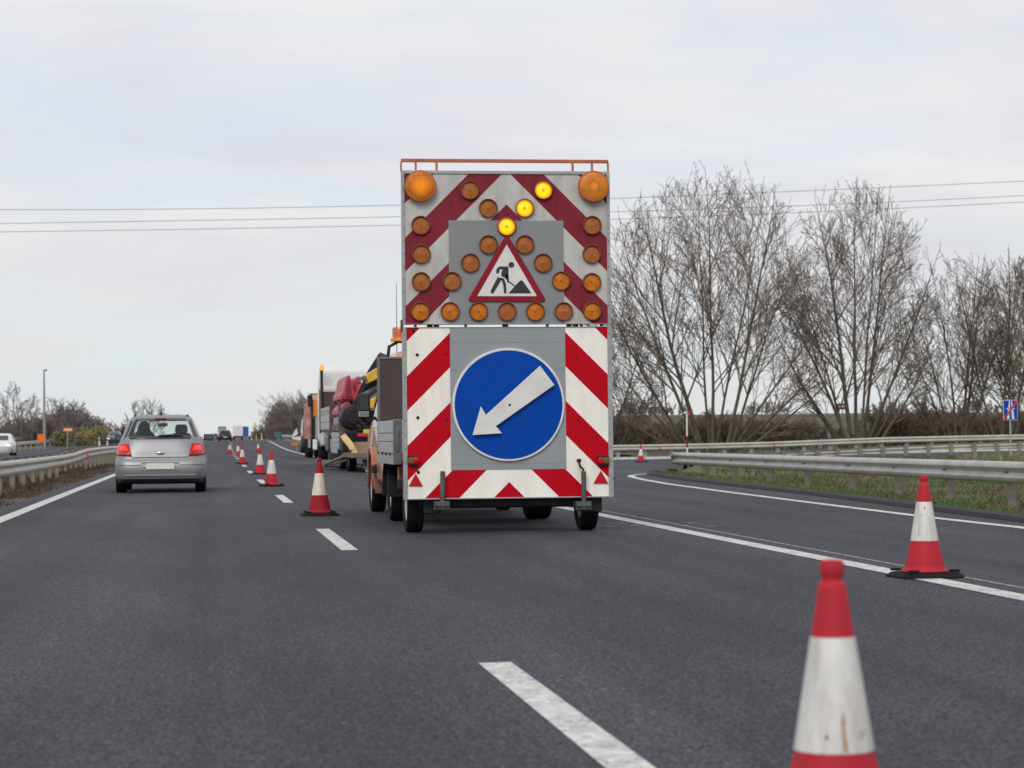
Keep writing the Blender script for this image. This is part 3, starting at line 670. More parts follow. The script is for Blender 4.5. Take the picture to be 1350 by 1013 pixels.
# bolts
mb = MB()
for q in ((135, 162), (138, 442), (140, 685), (263, 158), (268, 452), (845, 180), (850, 452), (850, 732), (275, 90), (120, 55)):
    a = z2(*q); r_ = .017 if q[0] < 142 else .009
    mb.lathe([(r_, 0), (r_, -.008), (r_ * .5, -.012)], (a[0], y0 + .001, a[1]), 'y', 12)
mb.build('board_bolts', DARKST, trl)
mb = MB()
for k in range(12):
    for xx in (xl + .014, xr - .016):
        zz_ = zL0 + .08 + k * (zL1 - zL0 - .16) / 11; mb.lathe([(.006, 0), (.005, -.003), (.001, -.004)], (xx, y0 - .012, zz_), 'y', 8, cap=False)
        zz_ = zU0 + .06 + k * (zU1 - zU0 - .12) / 11; mb.lathe([(.006, 0), (.005, -.003), (.001, -.004)], (xx, y0 - .012, zz_), 'y', 8, cap=False)
mb.build('frame_rivets', DARKST, trl)
# reflector triangles and tail lamps
for q in ((97, 128, 160, 690, 747), (920, 952, 986, 678, 735)):
    MB().prism([z2(q[0], q[4]), z2(q[1], q[3]), z2(q[2], q[4])], y0 - .014, y0 - .001).build('triangle_reflector', REDL, trl, bev=.003)
for a, b, s_ in ((96, 140, 1), (940, 986, -1)):
    x0, zb = z2(a, 655); x1, zt = z2(b, 610)
    l = MB().box(x0, x1, y0 - .05, y0 - .001, zb, zt).build('tail_lamp', PLASTIC, trl, bev=.008)
    xm_ = x0 + (x1 - x0) * (.5)
    ra, rb = (xm_ + .003, x1 - .003) if s_ > 0 else (x0 + .003, xm_ - .003)
    oa, ob = (x0 + .003, xm_ - .003) if s_ > 0 else (xm_ + .003, x1 - .003)
    zc_ = (zb + zt) / 2
    MB().lathe([(.036, -.05), (.036, -.058), (.03, -.061), (.001, -.062)], ((ra + rb) / 2, y0, zc_), 'y', 20, cap=False).build('red_lens', REDL, l, smooth=40)
    MB().lathe([(.034, -.05), (.034, -.057), (.026, -.06), (.001, -.061)], ((oa + ob) / 2, y0, zc_), 'y', 20, cap=False).build('amber_lens', mat('dark_olive_lens', (.17, .11, .02), .4, spec=.25), l, smooth=40)
# chassis, axle, drawbar, frame behind the boards
mb = MB()
mb.box(2.12, 3.98, y0 + .16, y0 + .24, .27, .40); mb.box(2.3, 2.38, y0 + .24, y0 + 1.9, .42, .52); mb.box(3.73, 3.81, y0 + .24, y0 + 1.9, .42, .52)
mb.box(2.12, 3.98, y0 + .40, y0 + .48, .25, .33)
for xx in (2.25, 3.05, 3.8): mb.box(xx - .03, xx + .03, y0 + .125, y0 + .18, .36, 3.75)
for zz_ in (.9, 1.6, 2.5, 3.3): mb.box(2.0, 4.1, y0 + .185, y0 + .23, zz_, zz_ + .06)
for xx in (2.34, 3.77):
    mb.tube([(xx, y0 + .25, 2.4), (xx, y0 + 1.5, .55)], .03, 8)
    mb.tube([(xx, y0 + 1.8, .47), (3.055, y0 + 2.55, .5)], .045, 8)
mb.tube([(3.055, y0 + 2.5, .5), (3.055, y0 + 2.95, .5)], .04, 10)
mb.build('chassis', DARKST, trl, bev=.006)
MB().box(2.5, 3.6, y0 + .7, y0 + 1.5, .53, 1.05).build('battery_box', ALU, trl, bev=.02)
def wheel(x, y, r_, wdt, parent, rimr=.62, name='wheel'):
    t = MB().lathe([(r_ * rimr, -wdt / 2 * .8), (r_ * .9, -wdt / 2), (r_ * .97, -wdt / 2 * .9), (r_, -wdt / 2 * .62), (r_, -wdt * .12), (r_ * .985, -wdt * .1), (r_ * .985, -wdt * .06), (r_, -wdt * .04), (r_, wdt * .04), (r_ * .985, wdt * .06), (r_ * .985, wdt * .1), (r_, wdt * .12),
                    (r_, wdt / 2 * .62), (r_ * .97, wdt / 2 * .9), (r_ * .9, wdt / 2), (r_ * rimr, wdt / 2 * .8)], (0, 0, 0), 'x', 32, cap=False).build(name, BLACK, parent, smooth=40)
    t.location = (x, y, r_)
    MB().lathe([(.001, -wdt * .22), (r_ * rimr * .3, -wdt * .22), (r_ * rimr * .4, -wdt * .12), (r_ * rimr * .85, -wdt * .2), (r_ * rimr, -wdt * .41), (r_ * rimr, wdt * .41), (r_ * rimr * .85, wdt * .2), (r_ * rimr * .4, wdt * .12), (.001, wdt * .22)], (0, 0, 0), 'x', 20, cap=False).build('rim', RIM, t, smooth=40)
    return t
wheel(2.09, y0 + .5, .335, .185, trl); wheel(3.955, y0 + .5, .335, .185, trl)
for a, b in ((2.16, 2.345), (3.83, 4.06)):
    MB().side([(y0 + .10, .46), (y0 + .10, .21), (y0 + .115, .2), (y0 + .135, .46), (y0 + .3, .69), (y0 + .7, .69), (y0 + .86, .5), (y0 + .89, .5), (y0 + .72, .715), (y0 + .28, .715)], a, b).build('mudguard', PLASTIC, trl, bev=.01)
# prop stands: the right one carries a crank handle
for xa, crank in ((243, 0), (872, 1)):
    x = z2(xa, 700)[0]; zt = z2(xa, 680)[1]; zb = z2(xa, 850)[1]
    st = MB()
    st.tube([(x, y0 - .065, zb), (x + (.008 if not crank else 0), y0 - .065, zt)], .026, 14)
    st.box(x - .085, x + .075, y0 - .1, y0 + .16, zb + .03, zb + .085); st.tube([(x - .09, y0 - .06, zb + .01), (x + .08, y0 - .06, zb + .01)], .02, 8)
    so_ = st.build('prop_stand', mat('grey_green_steel', (.1, .105, .1), .5, .3, var=.3), trl, bev=.004)
    if crank:
        a = z2(850, 640); b = z2(852, 660); c_ = z2(870, 672)
        cm = MB(); cm.tube([(x, y0 - .065, zt - .01), (c_[0], y0 - .067, c_[1]), (b[0] + .01, y0 - .075, b[1]), (a[0], y0 - .085, a[1])], .011, 8)
        cm.lathe([(.001, .026), (.022, .02), (.027, .006), (.024, -.01), (.012, -.018)], (a[0], y0 - .085, a[1] + .012), 'z', 16)
        cm.build('crank_handle', PLASTIC, so_, smooth=40)
MB().box(xr + .004, xr + .045, y0 - .02, y0 + .02, .555, .565).build('latch', DARKST, trl)
# reinforcing number-free side latch plate left: nothing more

# ------------------------------------------------------------------ vehicles built by lofting plan outlines
def outline(z, yr, yf, hw, e, n):
    pts = []; yc, hl = (yr + yf) / 2, (yf - yr) / 2
    for side in range(4):
        for i in range(n):
            t = -1 + 2 * i / n
            d = [(t, -1), (1, t), (-t, 1), (-1, -t)][side]
            k = (abs(d[0]) ** e + abs(d[1]) ** e) ** (-1 / e)
            pts.append((d[0] * k * hw, yc + d[1] * k * hl, z))
    return pts
def car(name, label, cat, loc, rings, win, paint, tail=None, head=None, wheels=None, n=12, e=5.0, group=None, trim=None, see=True, rz=0, nose=None):
    o = thing(name, label, cat, loc, rz, group)
    R_ = [outline(z, a, b, hw, e(z) if callable(e) else e, n) for z, a, b, hw in rings]; K = 4 * n
    body = MB(); gl = {'rear_window': MB(), 'windscreen': MB(), 'side_window': MB(), 'side_window_right': MB()}
    for i in range(len(R_) - 1):
        for j in range(K):
            f = [R_[i][j], R_[i][(j + 1) % K], R_[i + 1][(j + 1) % K], R_[i + 1][j]]
            side, c_ = divmod(j, n); tgt = body
            if win[0] <= i < win[1]:
                if side == 0 and 1 <= c_ < n - 1: tgt = gl['rear_window']
                elif side == 2 and 1 <= c_ < n - 1: tgt = gl['windscreen']
                elif side == 1 and 2 <= c_ < n - 2 and c_ not in (n // 2,): tgt = gl['side_window_right']
                elif side == 3 and 2 <= c_ < n - 2 and c_ not in (n // 2 - 1,): tgt = gl['side_window']
            tgt.add(f, [(0, 1, 2, 3)])
    body.add(R_[-1], [tuple(range(K))]); body.add(R_[0], [tuple(range(K))[::-1]])
    def weld(ob):
        bm = bmesh.new(); bm.from_mesh(ob.data); bmesh.ops.remove_doubles(bm, verts=bm.verts, dist=.0005); bmesh.ops.recalc_face_normals(bm, faces=bm.faces); bm.to_mesh(ob.data); bm.free()
        ob.data.shade_smooth(); ob.data.set_sharp_from_angle(angle=R(38)); return ob
    weld(body.build('body', paint, o))
    for k, mb_ in gl.items():
        if mb_.f: weld(mb_.build('side_window' if k.startswith('side') else k, GLASS if see else DGLASS, o))
    for (x, y, r_, wd) in wheels or []: wheel(x, y, r_, wd, o)
    return o, R_
SE = lambda z: 9.5 - 4.0 * smooth(.6, .95, z)
SR = [(.245, .09, 4.05, .83), (.265, .03, 4.12, .85), (.34, .0, 4.18, .862), (.45, -.01, 4.2, .868), (.53, .0, 4.2, .868), (.60, .03, 4.19, .866), (.625, .06, 4.17, .860), (.66, .085, 4.12, .856),
      (.74, .1, 4.06, .848), (.83, .13, 3.9, .832), (.93, .17, 3.65, .808), (.995, .205, 3.2, .784), (1.03, .235, 3.02, .765), (1.06, .27, 2.96, .748), (1.12, .34, 2.85, .722), (1.24, .49, 2.6, .672), (1.35, .63, 2.35, .622), (1.385, .69, 2.25, .602), (1.42, .76, 2.12, .578), (1.45, .84, 1.98, .545), (1.472, .95, 1.86, .49), (1.487, 1.1, 1.7, .38)]
p = gnd(213, 649.3); CARX, CARY = -1.03, p.y - .42
silver, SRR = car('hatchback_car', 'silver hatchback driving in the left lane beside the median rail', 'car', (CARX, CARY, 0), SR, (13, 17), SILVER,
                  wheels=[(-.745, .62, .31, .2), (.745, .62, .31, .2), (-.745, 3.25, .31, .2), (.745, 3.25, .31, .2)], n=16, e=SE)
def sring(z):
    for a, b in zip(SR, SR[1:]):
        if a[0] <= z <= b[0]:
            t = (z - a[0]) / (b[0] - a[0]); return [p_ + (q_ - p_) * t for p_, q_ in zip(a, b)]
def srear(x, z, off=.0):
    _, a, b, hw = sring(z); e = SE(z); yc, hl = (a + b) / 2, (b - a) / 2
    u = min(.9995, abs(x) / hw); y = yc - hl * (1 - u ** e) ** (1 / e); return Vector((x, y - off, z))
def rear_patch(poly4, off, nu=8, nv=6):
    """quad (x,z) corners bl, br, tr, tl laid on the rear bodywork"""
    rows = []
    for j in range(nv + 1):
        v = j / nv; row = []
        for i in range(nu + 1):
            u = i / nu
            bx = [(poly4[0][k] * (1 - u) + poly4[1][k] * u) * (1 - v) + (poly4[3][k] * (1 - u) + poly4[2][k] * u) * v for k in (0, 1)]
            hw = sring(bx[1])[3]; xx = max(-hw * .9985, min(hw * .9985, bx[0])); q_ = srear(xx, bx[1])
            nrm = Vector((xx / hw * .75 * (abs(xx / hw) ** 4), -1, .0)).normalized()
            row.append(q_ + nrm * off)
        rows.append(row)
    return MB().grid(rows)
for s_ in (-1, 1):
    lens = rear_patch([(s_ * .53, .695), (s_ * .855, .715), (s_ * .815, .925), (s_ * .60, .925)], .012, 10, 8).build('tail_lamp', REDL, silver, smooth=60, solid=.012)
    rear_patch([(s_ * .60, .80), (s_ * .76, .80), (s_ * .735, .89), (s_ * .635, .89)], .022).build('brake_glow', REDLIT, lens, smooth=60, solid=.004)
    rear_patch([(s_ * .64, .72), (s_ * .745, .72), (s_ * .73, .775), (s_ * .645, .775)], .022).build('smoked_lens', mat('smoked_red_lens', (.2, .04, .02), .2, coat=.6), lens, smooth=60, solid=.004)
# dark surround of the rear glass, laid over the loft
def bar(a, b, w_, off=.008, nu=10):
    rows = [[], []]
    for i in range(nu + 1):
        t = i / nu; x = a[0] + (b[0] - a[0]) * t; z = a[1] + (b[1] - a[1]) * t
        d = Vector((b[0] - a[0], b[1] - a[1])).normalized(); nn = Vector((-d.y, d.x)) * w_ / 2
        for k, sg in ((0, -1), (1, 1)):
            hw = sring(z + nn.y * sg)[3]; xx = max(-hw * .985, min(hw * .985, x + nn.x * sg)); rows[k].append(srear(xx, z + nn.y * sg, off))
    return rows
sur = MB()
for a, b, w_ in (((-.69, 1.045), (.69, 1.045), .055), ((-.57, 1.385), (.57, 1.385), .05), ((-.672, 1.06), (-.556, 1.38), .05), ((.672, 1.06), (.556, 1.38), .05)):
    sur.grid(bar(a, b, w_))
sur.build('window_surround', mat('black_glass_border', (.02, .022, .024), .15, spec=.6), silver, smooth=60, solid=.006)
seam = MB()
seam.grid(bar((-.52, .668), (.52, .668), .016, .004)); seam.grid(bar((-.53, .668), (-.60, .93), .012, .004, 6)); seam.grid(bar((.53, .668), (.60, .93), .012, .004, 6))
seam.grid(bar((-.86, .525), (-.35, .525), .01, .004)); seam.grid(bar((.35, .525), (.86, .525), .01, .004))
seam.build('panel_gap', mat('panel_gap_dark', (.03, .03, .032), .7), silver)
MB().grid(rear_patch([(-.36, .425), (.36, .425), (.36, .575), (-.36, .575)], .006).v and bar((-.355, .50), (.355, .50), .15, .006)).build('plate_recess', mat('recess_grey', (.2, .2, .205), .5), silver, solid=.006)
MB().box(-.265, .265, -.034, -.02, .445, .555).build('number_plate', PLATE, silver, bev=.006)
MB().grid(bar((-.8, .335), (.8, .335), .02, .012)).build('bumper_strip', mat('pale_bumper_strip', (.5, .5, .5), .4, .3), silver, solid=.01)
MB().side([(.14, .30), (.12, .2), (.2, .165), (1.2, .165), (1.2, .30)], -.80, .80).build('rear_valance', PLASTIC, silver, bev=.03)
mb = MB().lathe([(.001, -.03), (.05, -.028), (.078, -.012), (.085, .02)], (0, 0, 0), 'y', 24, cap=False)
hb = mb.build('tailgate_handle', mat('chrome', (.75, .75, .75), .12, .95, var=.03), silver, smooth=60); hb.location = (0, .093, .755); hb.scale = (1, 1, .36)
MB().box(-.11, .11, .66, .7, 1.395, 1.42).build('high_brake_lamp', mat('dark_red_lens', (.2, .01, .015), .25), silver, bev=.006)
mb = MB(); mb.lathe([(.034, 0), (.03, .02), (.012, .05), (.006, .07)], (0, 1.0, 1.475), 'z', 12); mb.tube([(0, 1.0, 1.54), (0, .93, 1.72)], [.006, .003], 6)
mb.build('aerial', PLASTIC, silver)
mb = MB(); mb.tube([srear(-.02, 1.07, .03), srear(.2, 1.085, .032), srear(.42, 1.075, .03)], [.028, .022, .012], 8); mb.box(-.04, .05, .24, .27, 1.05, 1.085)
mb.build('rear_wiper', PLASTIC, silver)
for s_, y in ((-.36, 2.0), (.37, 2.0)):
    st = MB().prism([(s_ - .24, .6), (s_ - .24, .98), (s_ - .17, 1.13), (s_ + .17, 1.13), (s_ + .24, .98), (s_ + .24, .6)], y - .05, y + .08).build('front_seat', SEATM, silver, bev=.04)
    MB().prism([(s_ - .115, 1.12), (s_ - .125, 1.2), (s_ - .105, 1.3), (s_ + .105, 1.3), (s_ + .125, 1.2), (s_ + .115, 1.12)], y - .06, y + .04).build('headrest', SEATM, st, bev=.03)
MB().box(-.68, .68, .95, 1.1, .55, .99).build('rear_seat', SEATM, silver, bev=.05)
MB().box(-.7, .7, 2.5, 2.75, .6, .98).build('dashboard', SEATM, silver, bev=.05)
MB().prism([(-.64, .95), (-.60, 1.08), (-.53, 1.14), (-.475, 1.19), (-.48, 1.27), (-.455, 1.345), (-.4, 1.375), (-.32, 1.372), (-.265, 1.34), (-.245, 1.27), (-.25, 1.19), (-.17, 1.12), (-.08, .95)], 2.06, 2.2).build('driver_silhouette', SEATM, silver, bev=.05)
MB().box(-.095, .095, 2.33, 2.36, 1.265, 1.33).build('rear_view_mirror', SEATM, silver, bev=.025)
MB().box(-.7, .7, .5, 3.2, .3, .92).build('cabin_floor', mat('dark_cabin', (.02, .02, .022), .9), silver)
for s_ in (-1, 1):
    MX = .85 if s_ < 0 else .9
    a = MB(); a.box(s_ * .79, s_ * .87, 2.62, 2.68, .985, 1.01); a.box(s_ * MX - .095, s_ * MX + .095, 2.6, 2.72, .975, 1.105)
    q = a.build('door_mirror', PLASTIC, silver, bev=.03)
    MB().box(s_ * MX - .075, s_ * MX + .075, 2.594, 2.602, .995, 1.085).build('mirror_glass', mat('dim_mirror_glass', (.10, .13, .14), .15, .6), q)
for s_ in (-1, 1):
    MB().box(s_ * .5 - .02, s_ * .5 + .02, .95, 2.0, 1.462, 1.482).build('roof_rail', PLASTIC, silver, bev=.008)

# other cars far away
def far_car(name, label, cat, loc, paint, wd=1.75, ht=1.45, ln=4.2, rz=0, front=False, boxy=0, group=None):
    h_ = wd / 2; k = ht / 1.45
    rg = [(.2 * k, .1, ln - .1, h_ * .96), (.4 * k, 0, ln, h_), (.62 * k, .02, ln, h_), (.85 * k, .1, ln - .25, h_ * .95), (.95 * k, .15, ln - .9 + boxy * .3, h_ * .9), (1.0 * k, .2, ln - 1.2 + boxy * .3, h_ * .87), (1.32 * k, .55 - boxy * .3, ln - 2.0 + boxy * .4, h_ * .72), (1.4 * k, .7 - boxy * .3, ln - 2.2 + boxy * .4, h_ * .66), (1.45 * k, 1.0 - boxy * .4, ln - 2.5 + boxy * .4, h_ * .5)]
    o, _ = car(name, label, cat, loc, rg, (5, 6), paint, wheels=[(s_ * (h_ - .12), y, .31, .2) for s_ in (-1, 1) for y in (.7, ln - .85)], n=8, e=5, see=False, rz=rz, group=group)
    for s_ in (-1, 1):
        MB().box(s_ * h_ * .78 - .12, s_ * h_ * .78 + .12, -.02, .2, .66 * k, .84 * k).build('tail_lamp', REDL, o, bev=.02)
        MB().box(s_ * h_ * .7 - .16, s_ * h_ * .7 + .16, ln - .15, ln + .015, .6 * k, .74 * k).build('headlight', CLEARL, o, bev=.02)
    MB().box(-.26, .26, -.03, .0, .5 * k, .6 * k).build('number_plate', PLATE, o)
    return o
p = at(297, 580, 310); far_car('dark_car', 'dark hatchback far ahead beyond the farthest cone', 'car', (p.x, 308, zp(308)), CARBLK, 1.8, 1.5)
p = at(283.5, 575, 520); far_car('dark_car', 'small dark off road car farthest ahead in the left lane', 'car', (p.x, 520, zp(520)), mat('grey_black_paint', (.04, .045, .05), .35, .2), 1.5, 1.45, 4.2, boxy=.8)
p = at(4, 590, 158); c_ = far_car('white_car', 'white car with headlights on coming the other way at the left edge', 'car', (p.x + .25, 156, 0), WHITEP, 1.78, 1.47, rz=math.pi, group=None)
p = at(152, 578, 262); far_car('dark_car', 'dark car with headlights on coming the other way behind the silver hatchback', 'car', (p.x, 262, zp(262) - .0), mat('blue_grey_paint', (.06, .07, .085), .3, .3, coat=.5), 1.75, 1.5, rz=math.pi)
# ------------------------------------------------------------------ trucks
def cab_window(mb_, *a): pass
def truck_wheel(o, x, y, r_=.42, wd=.24): return wheel(x, y, r_, wd, o, .58)
# tow truck in front of the trailer
tow = thing('tow_truck', 'orange dropside truck with brown headboard towing the arrow board trailer', 'truck')
CABO = mat('dusty_orange_cab_paint', (.50, .15, .05), .33, var=.15, coat=.6, dirt=(.5, .33, .26), dirt_amt=.6)
cabp = [(28.55, .62), (28.55, 1.1), (28.55, 2.0), (28.75, 2.1), (30.0, 2.12), (30.35, 2.02), (31.15, 1.3), (31.95, 1.12), (32.15, .95), (32.2, .45), (31.75, .40), (31.6, .55), (31.4, .76), (31.05, .86), (30.7, .76), (30.5, .55), (30.4, .42), (28.9, .42)]
def loft_side(poly, hw_of, x0, nsl=None):
    """side outline (y,z) given two mirrored flanks whose half width depends on height"""
    mb_ = MB(); L_ = [(x0 - hw_of(z), y, z) for y, z in poly]; Rr = [(x0 + hw_of(z), y, z) for y, z in poly]; n = len(poly)
    mb_.add(L_ + Rr, [tuple(range(n)), tuple(range(n, 2 * n))[::-1]] + [(i, n + i, n + (i + 1) % n, (i + 1) % n) for i in range(n)]); return mb_
TX = 3.055
chw = lambda z: .93 - .16 * smooth(1.0, 2.15, z)
cab = loft_side(cabp, chw, TX).build('cab', CABO, tow, bev=.06)
for s_ in (-1, 1):
    wz = [(28.95, 1.15), (28.98, 1.85), (30.0, 1.87), (30.75, 1.3), (30.75, 1.15)]
    wm = MB(); n = len(wz)
    wm.add([(TX + s_ * (chw(z) + .008), y, z) for y, z in wz], [tuple(range(n))]); wm.build('side_window', DGLASS, cab, solid=.01)
    dm = MB(); dz_ = [(28.9, .5), (28.9, 1.12), (30.8, 1.12), (30.8, .95)]
    hm = MB().box(TX + s_ * .94 - .015, TX + s_ * .94 + .015, 29.0, 29.18, .98, 1.02).build('door_handle', PLASTIC, cab, bev=.005)
    # flared front wheel arch
    fa = MB(); arc = [(31.05 + .52 * math.cos(a), .36 + .52 * math.sin(a)) for a in [R(-5 + 19 * k) for k in range(11)]]
    rows = [[(TX + s_ * w_, y, z) for y, z in arc] for w_ in (.84, .95, .965)] + [[(TX + s_ * .955, 31.05 + (y - 31.05) * .86, .36 + (z - .36) * .86) for y, z in arc]]
    fa.grid(rows).build('wheel_arch', CABO, tow, smooth=40, solid=.015)
    st = MB().box(TX + s_ * .9 - .09, TX + s_ * .9 + .07, 30.2, 30.45, .53, .65).build('side_step', PLASTIC, tow, bev=.025)
    xa_, xb_ = TX + s_ * .9 - .08, TX + s_ * .9 + .06
    MB().add([(xa_, 30.3, .52), (xb_, 30.3, .52), (xb_ - .0, 30.42, .26), (xa_ + .05, 30.42, .26), (xa_, 30.36, .52), (xb_, 30.36, .52), (xb_, 30.48, .26), (xa_ + .05, 30.48, .26)], [(0, 1, 2, 3), (7, 6, 5, 4), (0, 4, 5, 1), (1, 5, 6, 2), (2, 6, 7, 3), (3, 7, 4, 0)]).build('splash_panel', mat('dusty_pink_orange_panel', (.5, .28, .2), .5, var=.2), tow, bev=.01)
    ar = MB(); ar.tube([(TX + s_ * .86, 30.7, 1.32), (TX + s_ * 1.02, 30.62, 1.2), (TX + s_ * 1.08, 30.6, 1.28)], .018, 8)
    mr = MB().box(TX + s_ * 1.075 - .085, TX + s_ * 1.075 + .085, 30.48, 30.6, 1.265, 1.60)
    mo = mr.build('door_mirror', PLASTIC, tow, bev=.035); ar.build('mirror_arm', PLASTIC, mo)
    MB().box(TX + s_ * 1.075 - .062, TX + s_ * 1.075 + .062, 30.472, 30.482, 1.375, 1.565).build('mirror_glass', MIRR, mo)
    MB().box(TX + s_ * 1.075 - .068, TX + s_ * 1.075 + .068, 30.468, 30.484, 1.285, 1.358).build('wide_angle_mirror', mat('pale_mirror_glass', (.75, .77, .78), .15, .8), mo, bev=.005)
MB().add([(TX - .70, 30.40, 2.0), (TX + .70, 30.40, 2.0), (TX + .86, 31.16, 1.33), (TX - .86, 31.16, 1.33)], [(0, 1, 2, 3)]).build('windscreen', DGLASS, cab, solid=.012)
MB().box(TX - .6, TX + .6, 28.535, 28.552, 1.2, 1.8).build('rear_window', DGLASS, cab)
for s_ in (-1, 1): MB().box(TX + s_ * .7 - .14, TX + s_ * .7 + .14, 32.12, 32.215, .72, .9).build('headlight', CLEARL, cab, bev=.03)
for x, y in ((-.86, 31.05), (.86, 31.05)): wheel(TX + x, y, .36, .2, tow)
for x in (-.82, .84): wheel(TX + x, 27.55, .37, .3, tow)
mb = MB(); mb.box(TX - .42, TX - .34, 25.7, 31.5, .5, .64); mb.box(TX + .34, TX + .42, 25.7, 31.5, .5, .64); mb.box(TX - .8, TX + .8, 27.5, 27.6, .3, .42); mb.box(TX - 1.0, TX + 1.0, 25.75, 25.85, .42, .54)
mb.tube([(TX, 26.0, .5), (TX, 25.9 + .7, .5)], .05, 8); mb.box(TX - .1, TX + .1, 26.3, 26.9, .45, .6)
mb.build('chassis', DARKST, tow, bev=.01)
XL, XR, B0, B1 = 2.0, 4.11, 25.65, 28.2
bed = MB().box(XL + .03, XR - .03, B0 + .03, B1, .74, .83).build('load_bed', ALUF, tow, bev=.008)
def dropside(x0, x1, y0_, y1_, along):
    mb_ = MB()
    for za, zb_ in ((.83, .955), (.961, 1.055), (1.061, 1.205)): mb_.box(x0, x1, y0_, y1_, za, zb_)
    return mb_
dropside(XL, XL + .03, B0 + .09, B1 - .04, 'y').build('side_panel', ALU, tow, bev=.006)
dropside(XR - .03, XR, B0 + .09, B1 - .04, 'y').build('side_panel', ALU, tow, bev=.006)
dropside(XL + .09, XR - .09, B0, B0 + .03, 'x').build('tailboard', ALU, tow, bev=.006)
for x in (XL - .004, XR - .086):
    mb = MB(); mb.box(x, x + .09, B0 - .004, B0 + .086, .70, 1.215); mb.box(x + .03, x + .06, B0 - .02, B0 - .004, .85, 1.1)
    mb.build('corner_post', mat('dull_dark_alloy', (.16, .165, .17), .5, .4, var=.25), tow, bev=.008)
MB().box(XL - .006, XL + .02, B0 + .1, B1, .70, .80).build('bed_rail', ALUF, tow, bev=.005); MB().box(XR - .02, XR + .006, B0 + .1, B1, .70, .80).build('bed_rail', ALUF, tow, bev=.005)
for y in (26.1, 26.7, 27.3, 27.9): MB().box(XL - .02, XL - .006, y - .02, y + .02, .80, .835).build('side_latch', DARKST, tow)
MB().box(XL + .035, XR - .035, B1 + .005, B1 + .035, .84, 1.985).build('headboard', mat('brown_plywood', (.062, .042, .036), .6, var=.2, scale=3, stretch=(1, 1, .2)), tow)
frame(XL, XR, .83, 2.01, .035, .035, .03, .02, B1 - .005, .055).build('headboard_frame', mat('dark_grey_frame', (.16, .155, .15), .5, .3), tow, bev=.005)
MB().box(XL + .06, XL + .26, 25.86, 25.93, .45, .68).build('rear_lamp_box', ORANGED, tow, bev=.012)
MB().box(XL + .08, XL + .24, 25.845, 25.862, .48, .65).build('rear_lamp', mat('brownish_lens', (.2, .07, .03), .3), tow)
MB().box(XR - .26, XR - .06, 25.86, 25.93, .45, .68).build('rear_lamp_box', ORANGED, tow, bev=.012)
for s_ in (-1, 1): MB().side([(27.12, .45), (27.12, .3), (27.15, .3), (27.2, .55), (27.4, .71), (27.7, .71), (27.9, .55), (27.95, .3), (27.98, .3), (27.93, .58), (27.72, .735), (27.38, .735)], TX + s_ * .81 - .21, TX + s_ * .81 + .21).build('mudguard', PLASTIC, tow)
# beacon bar on the cab roof
mb = MB(); mb.tube([(TX - .86, 29.05, 2.0), (TX - .84, 29.05, 2.17), (TX - .72, 29.05, 2.235), (TX + .72, 29.05, 2.235), (TX + .84, 29.05, 2.17), (TX + .86, 29.05, 2.0)], .022, 8); 
bar_ = mb.build('beacon_bar', PLASTIC, tow)
for s_ in (-1, 1):
    b = MB().lathe([(.12, 2.235), (.125, 2.25), (.118, 2.275), (.1, 2.28)], (TX + s_ * .70, 29.05, 0), 'z', 20).build('beacon', AMBER, bar_, smooth=40)
    MB().lathe([(.098, 2.278), (.1, 2.39), (.09, 2.415), (.03, 2.425)], (TX + s_ * .70, 29.05, 0), 'z', 20).build('beacon_lens', mat('orange_beacon_lens', (.55, .13, .03), .2, coat=.6), b, smooth=40)
MB().tube([(TX - .72, 29.3, 2.1), (TX - .72, 29.3, 3.0)], [.006, .003], 5).build('aerial', PLASTIC, tow)

# truck with the plastic barriers
lor = thing('dropside_lorry', 'white cab dropside lorry carrying red plastic barriers on the shoulder', 'lorry')
x0, x1 = 3.8, 6.3; ya, yb, yc = 70.0, 83.0, 86.5
MB().box(x0 + .02, x1 - .02, ya, yb, 1.2, 1.40).build('load_bed', mat('worn_brown_bed', (.15, .115, .09), .7, var=.35, scale=2), lor, bev=.02)
for xx in (x0, x1 - .04):
    mb = MB()
    for j in range(3): mb.box(xx, xx + .04, 75.7, yb - .1, 1.28 + j * .26, 1.28 + j * .26 + .25)
    mb.build('side_panel', ALU, lor, bev=.01)
mb = MB()
for k in range(6): mb.box(x0 - .006, x0, 76.3 + k * 1.1, 76.55 + k * 1.1, 1.86, 1.95)
mb.build('panel_slots', DARKST, lor)
for y in (ya + .05, 75.6, yb - .05):
    for xx in (x0, x1): MB().box(xx - .04, xx + .04, y - .05, y + .05, 1.15, 2.1 if y < 80 else 2.75).build('stake_post', mat('rusty_brown_steel', (.13, .075, .055), .7, var=.3), lor, bev=.01)
MB().box(x0 + .04, x1 - .04, yb + .02, yb + .08, 1.22, 2.68).build('headboard', mat('maroon_brown_board', (.065, .03, .036), .6, var=.15), lor)
frame(x0, x1, 1.2, 2.88, .07, .07, .14, .05, yb + .0, .1).build('headboard_frame', WHITEP, lor, bev=.01)
wcab = MB().side([(yb + .5, .7), (yb + .5, 3.45), (yb + .7, 3.6), (yb + 1.6, 3.58), (yc - .15, 3.0), (yc, 2.0), (yc, .6)], x0 + .06, x1 - .06).build('cab', WHITEP, lor, bev=.08)
MB().box(x0 + .045, x0 + .065, yb + 1.2, yc - .35, 1.7, 2.6).build('side_window', DGLASS, wcab)
MB().box(x1 - .065, x1 - .045, yb + 1.2, yc - .35, 1.7, 2.6).build('side_window', DGLASS, wcab)
MB().add([(x0 + .2, yc + .015, 1.75), (x1 - .2, yc + .015, 1.75), (x1 - .25, yc - .12, 2.9), (x0 + .25, yc - .12, 2.9)], [(0, 1, 2, 3)]).build('windscreen', DGLASS, wcab, solid=.01)
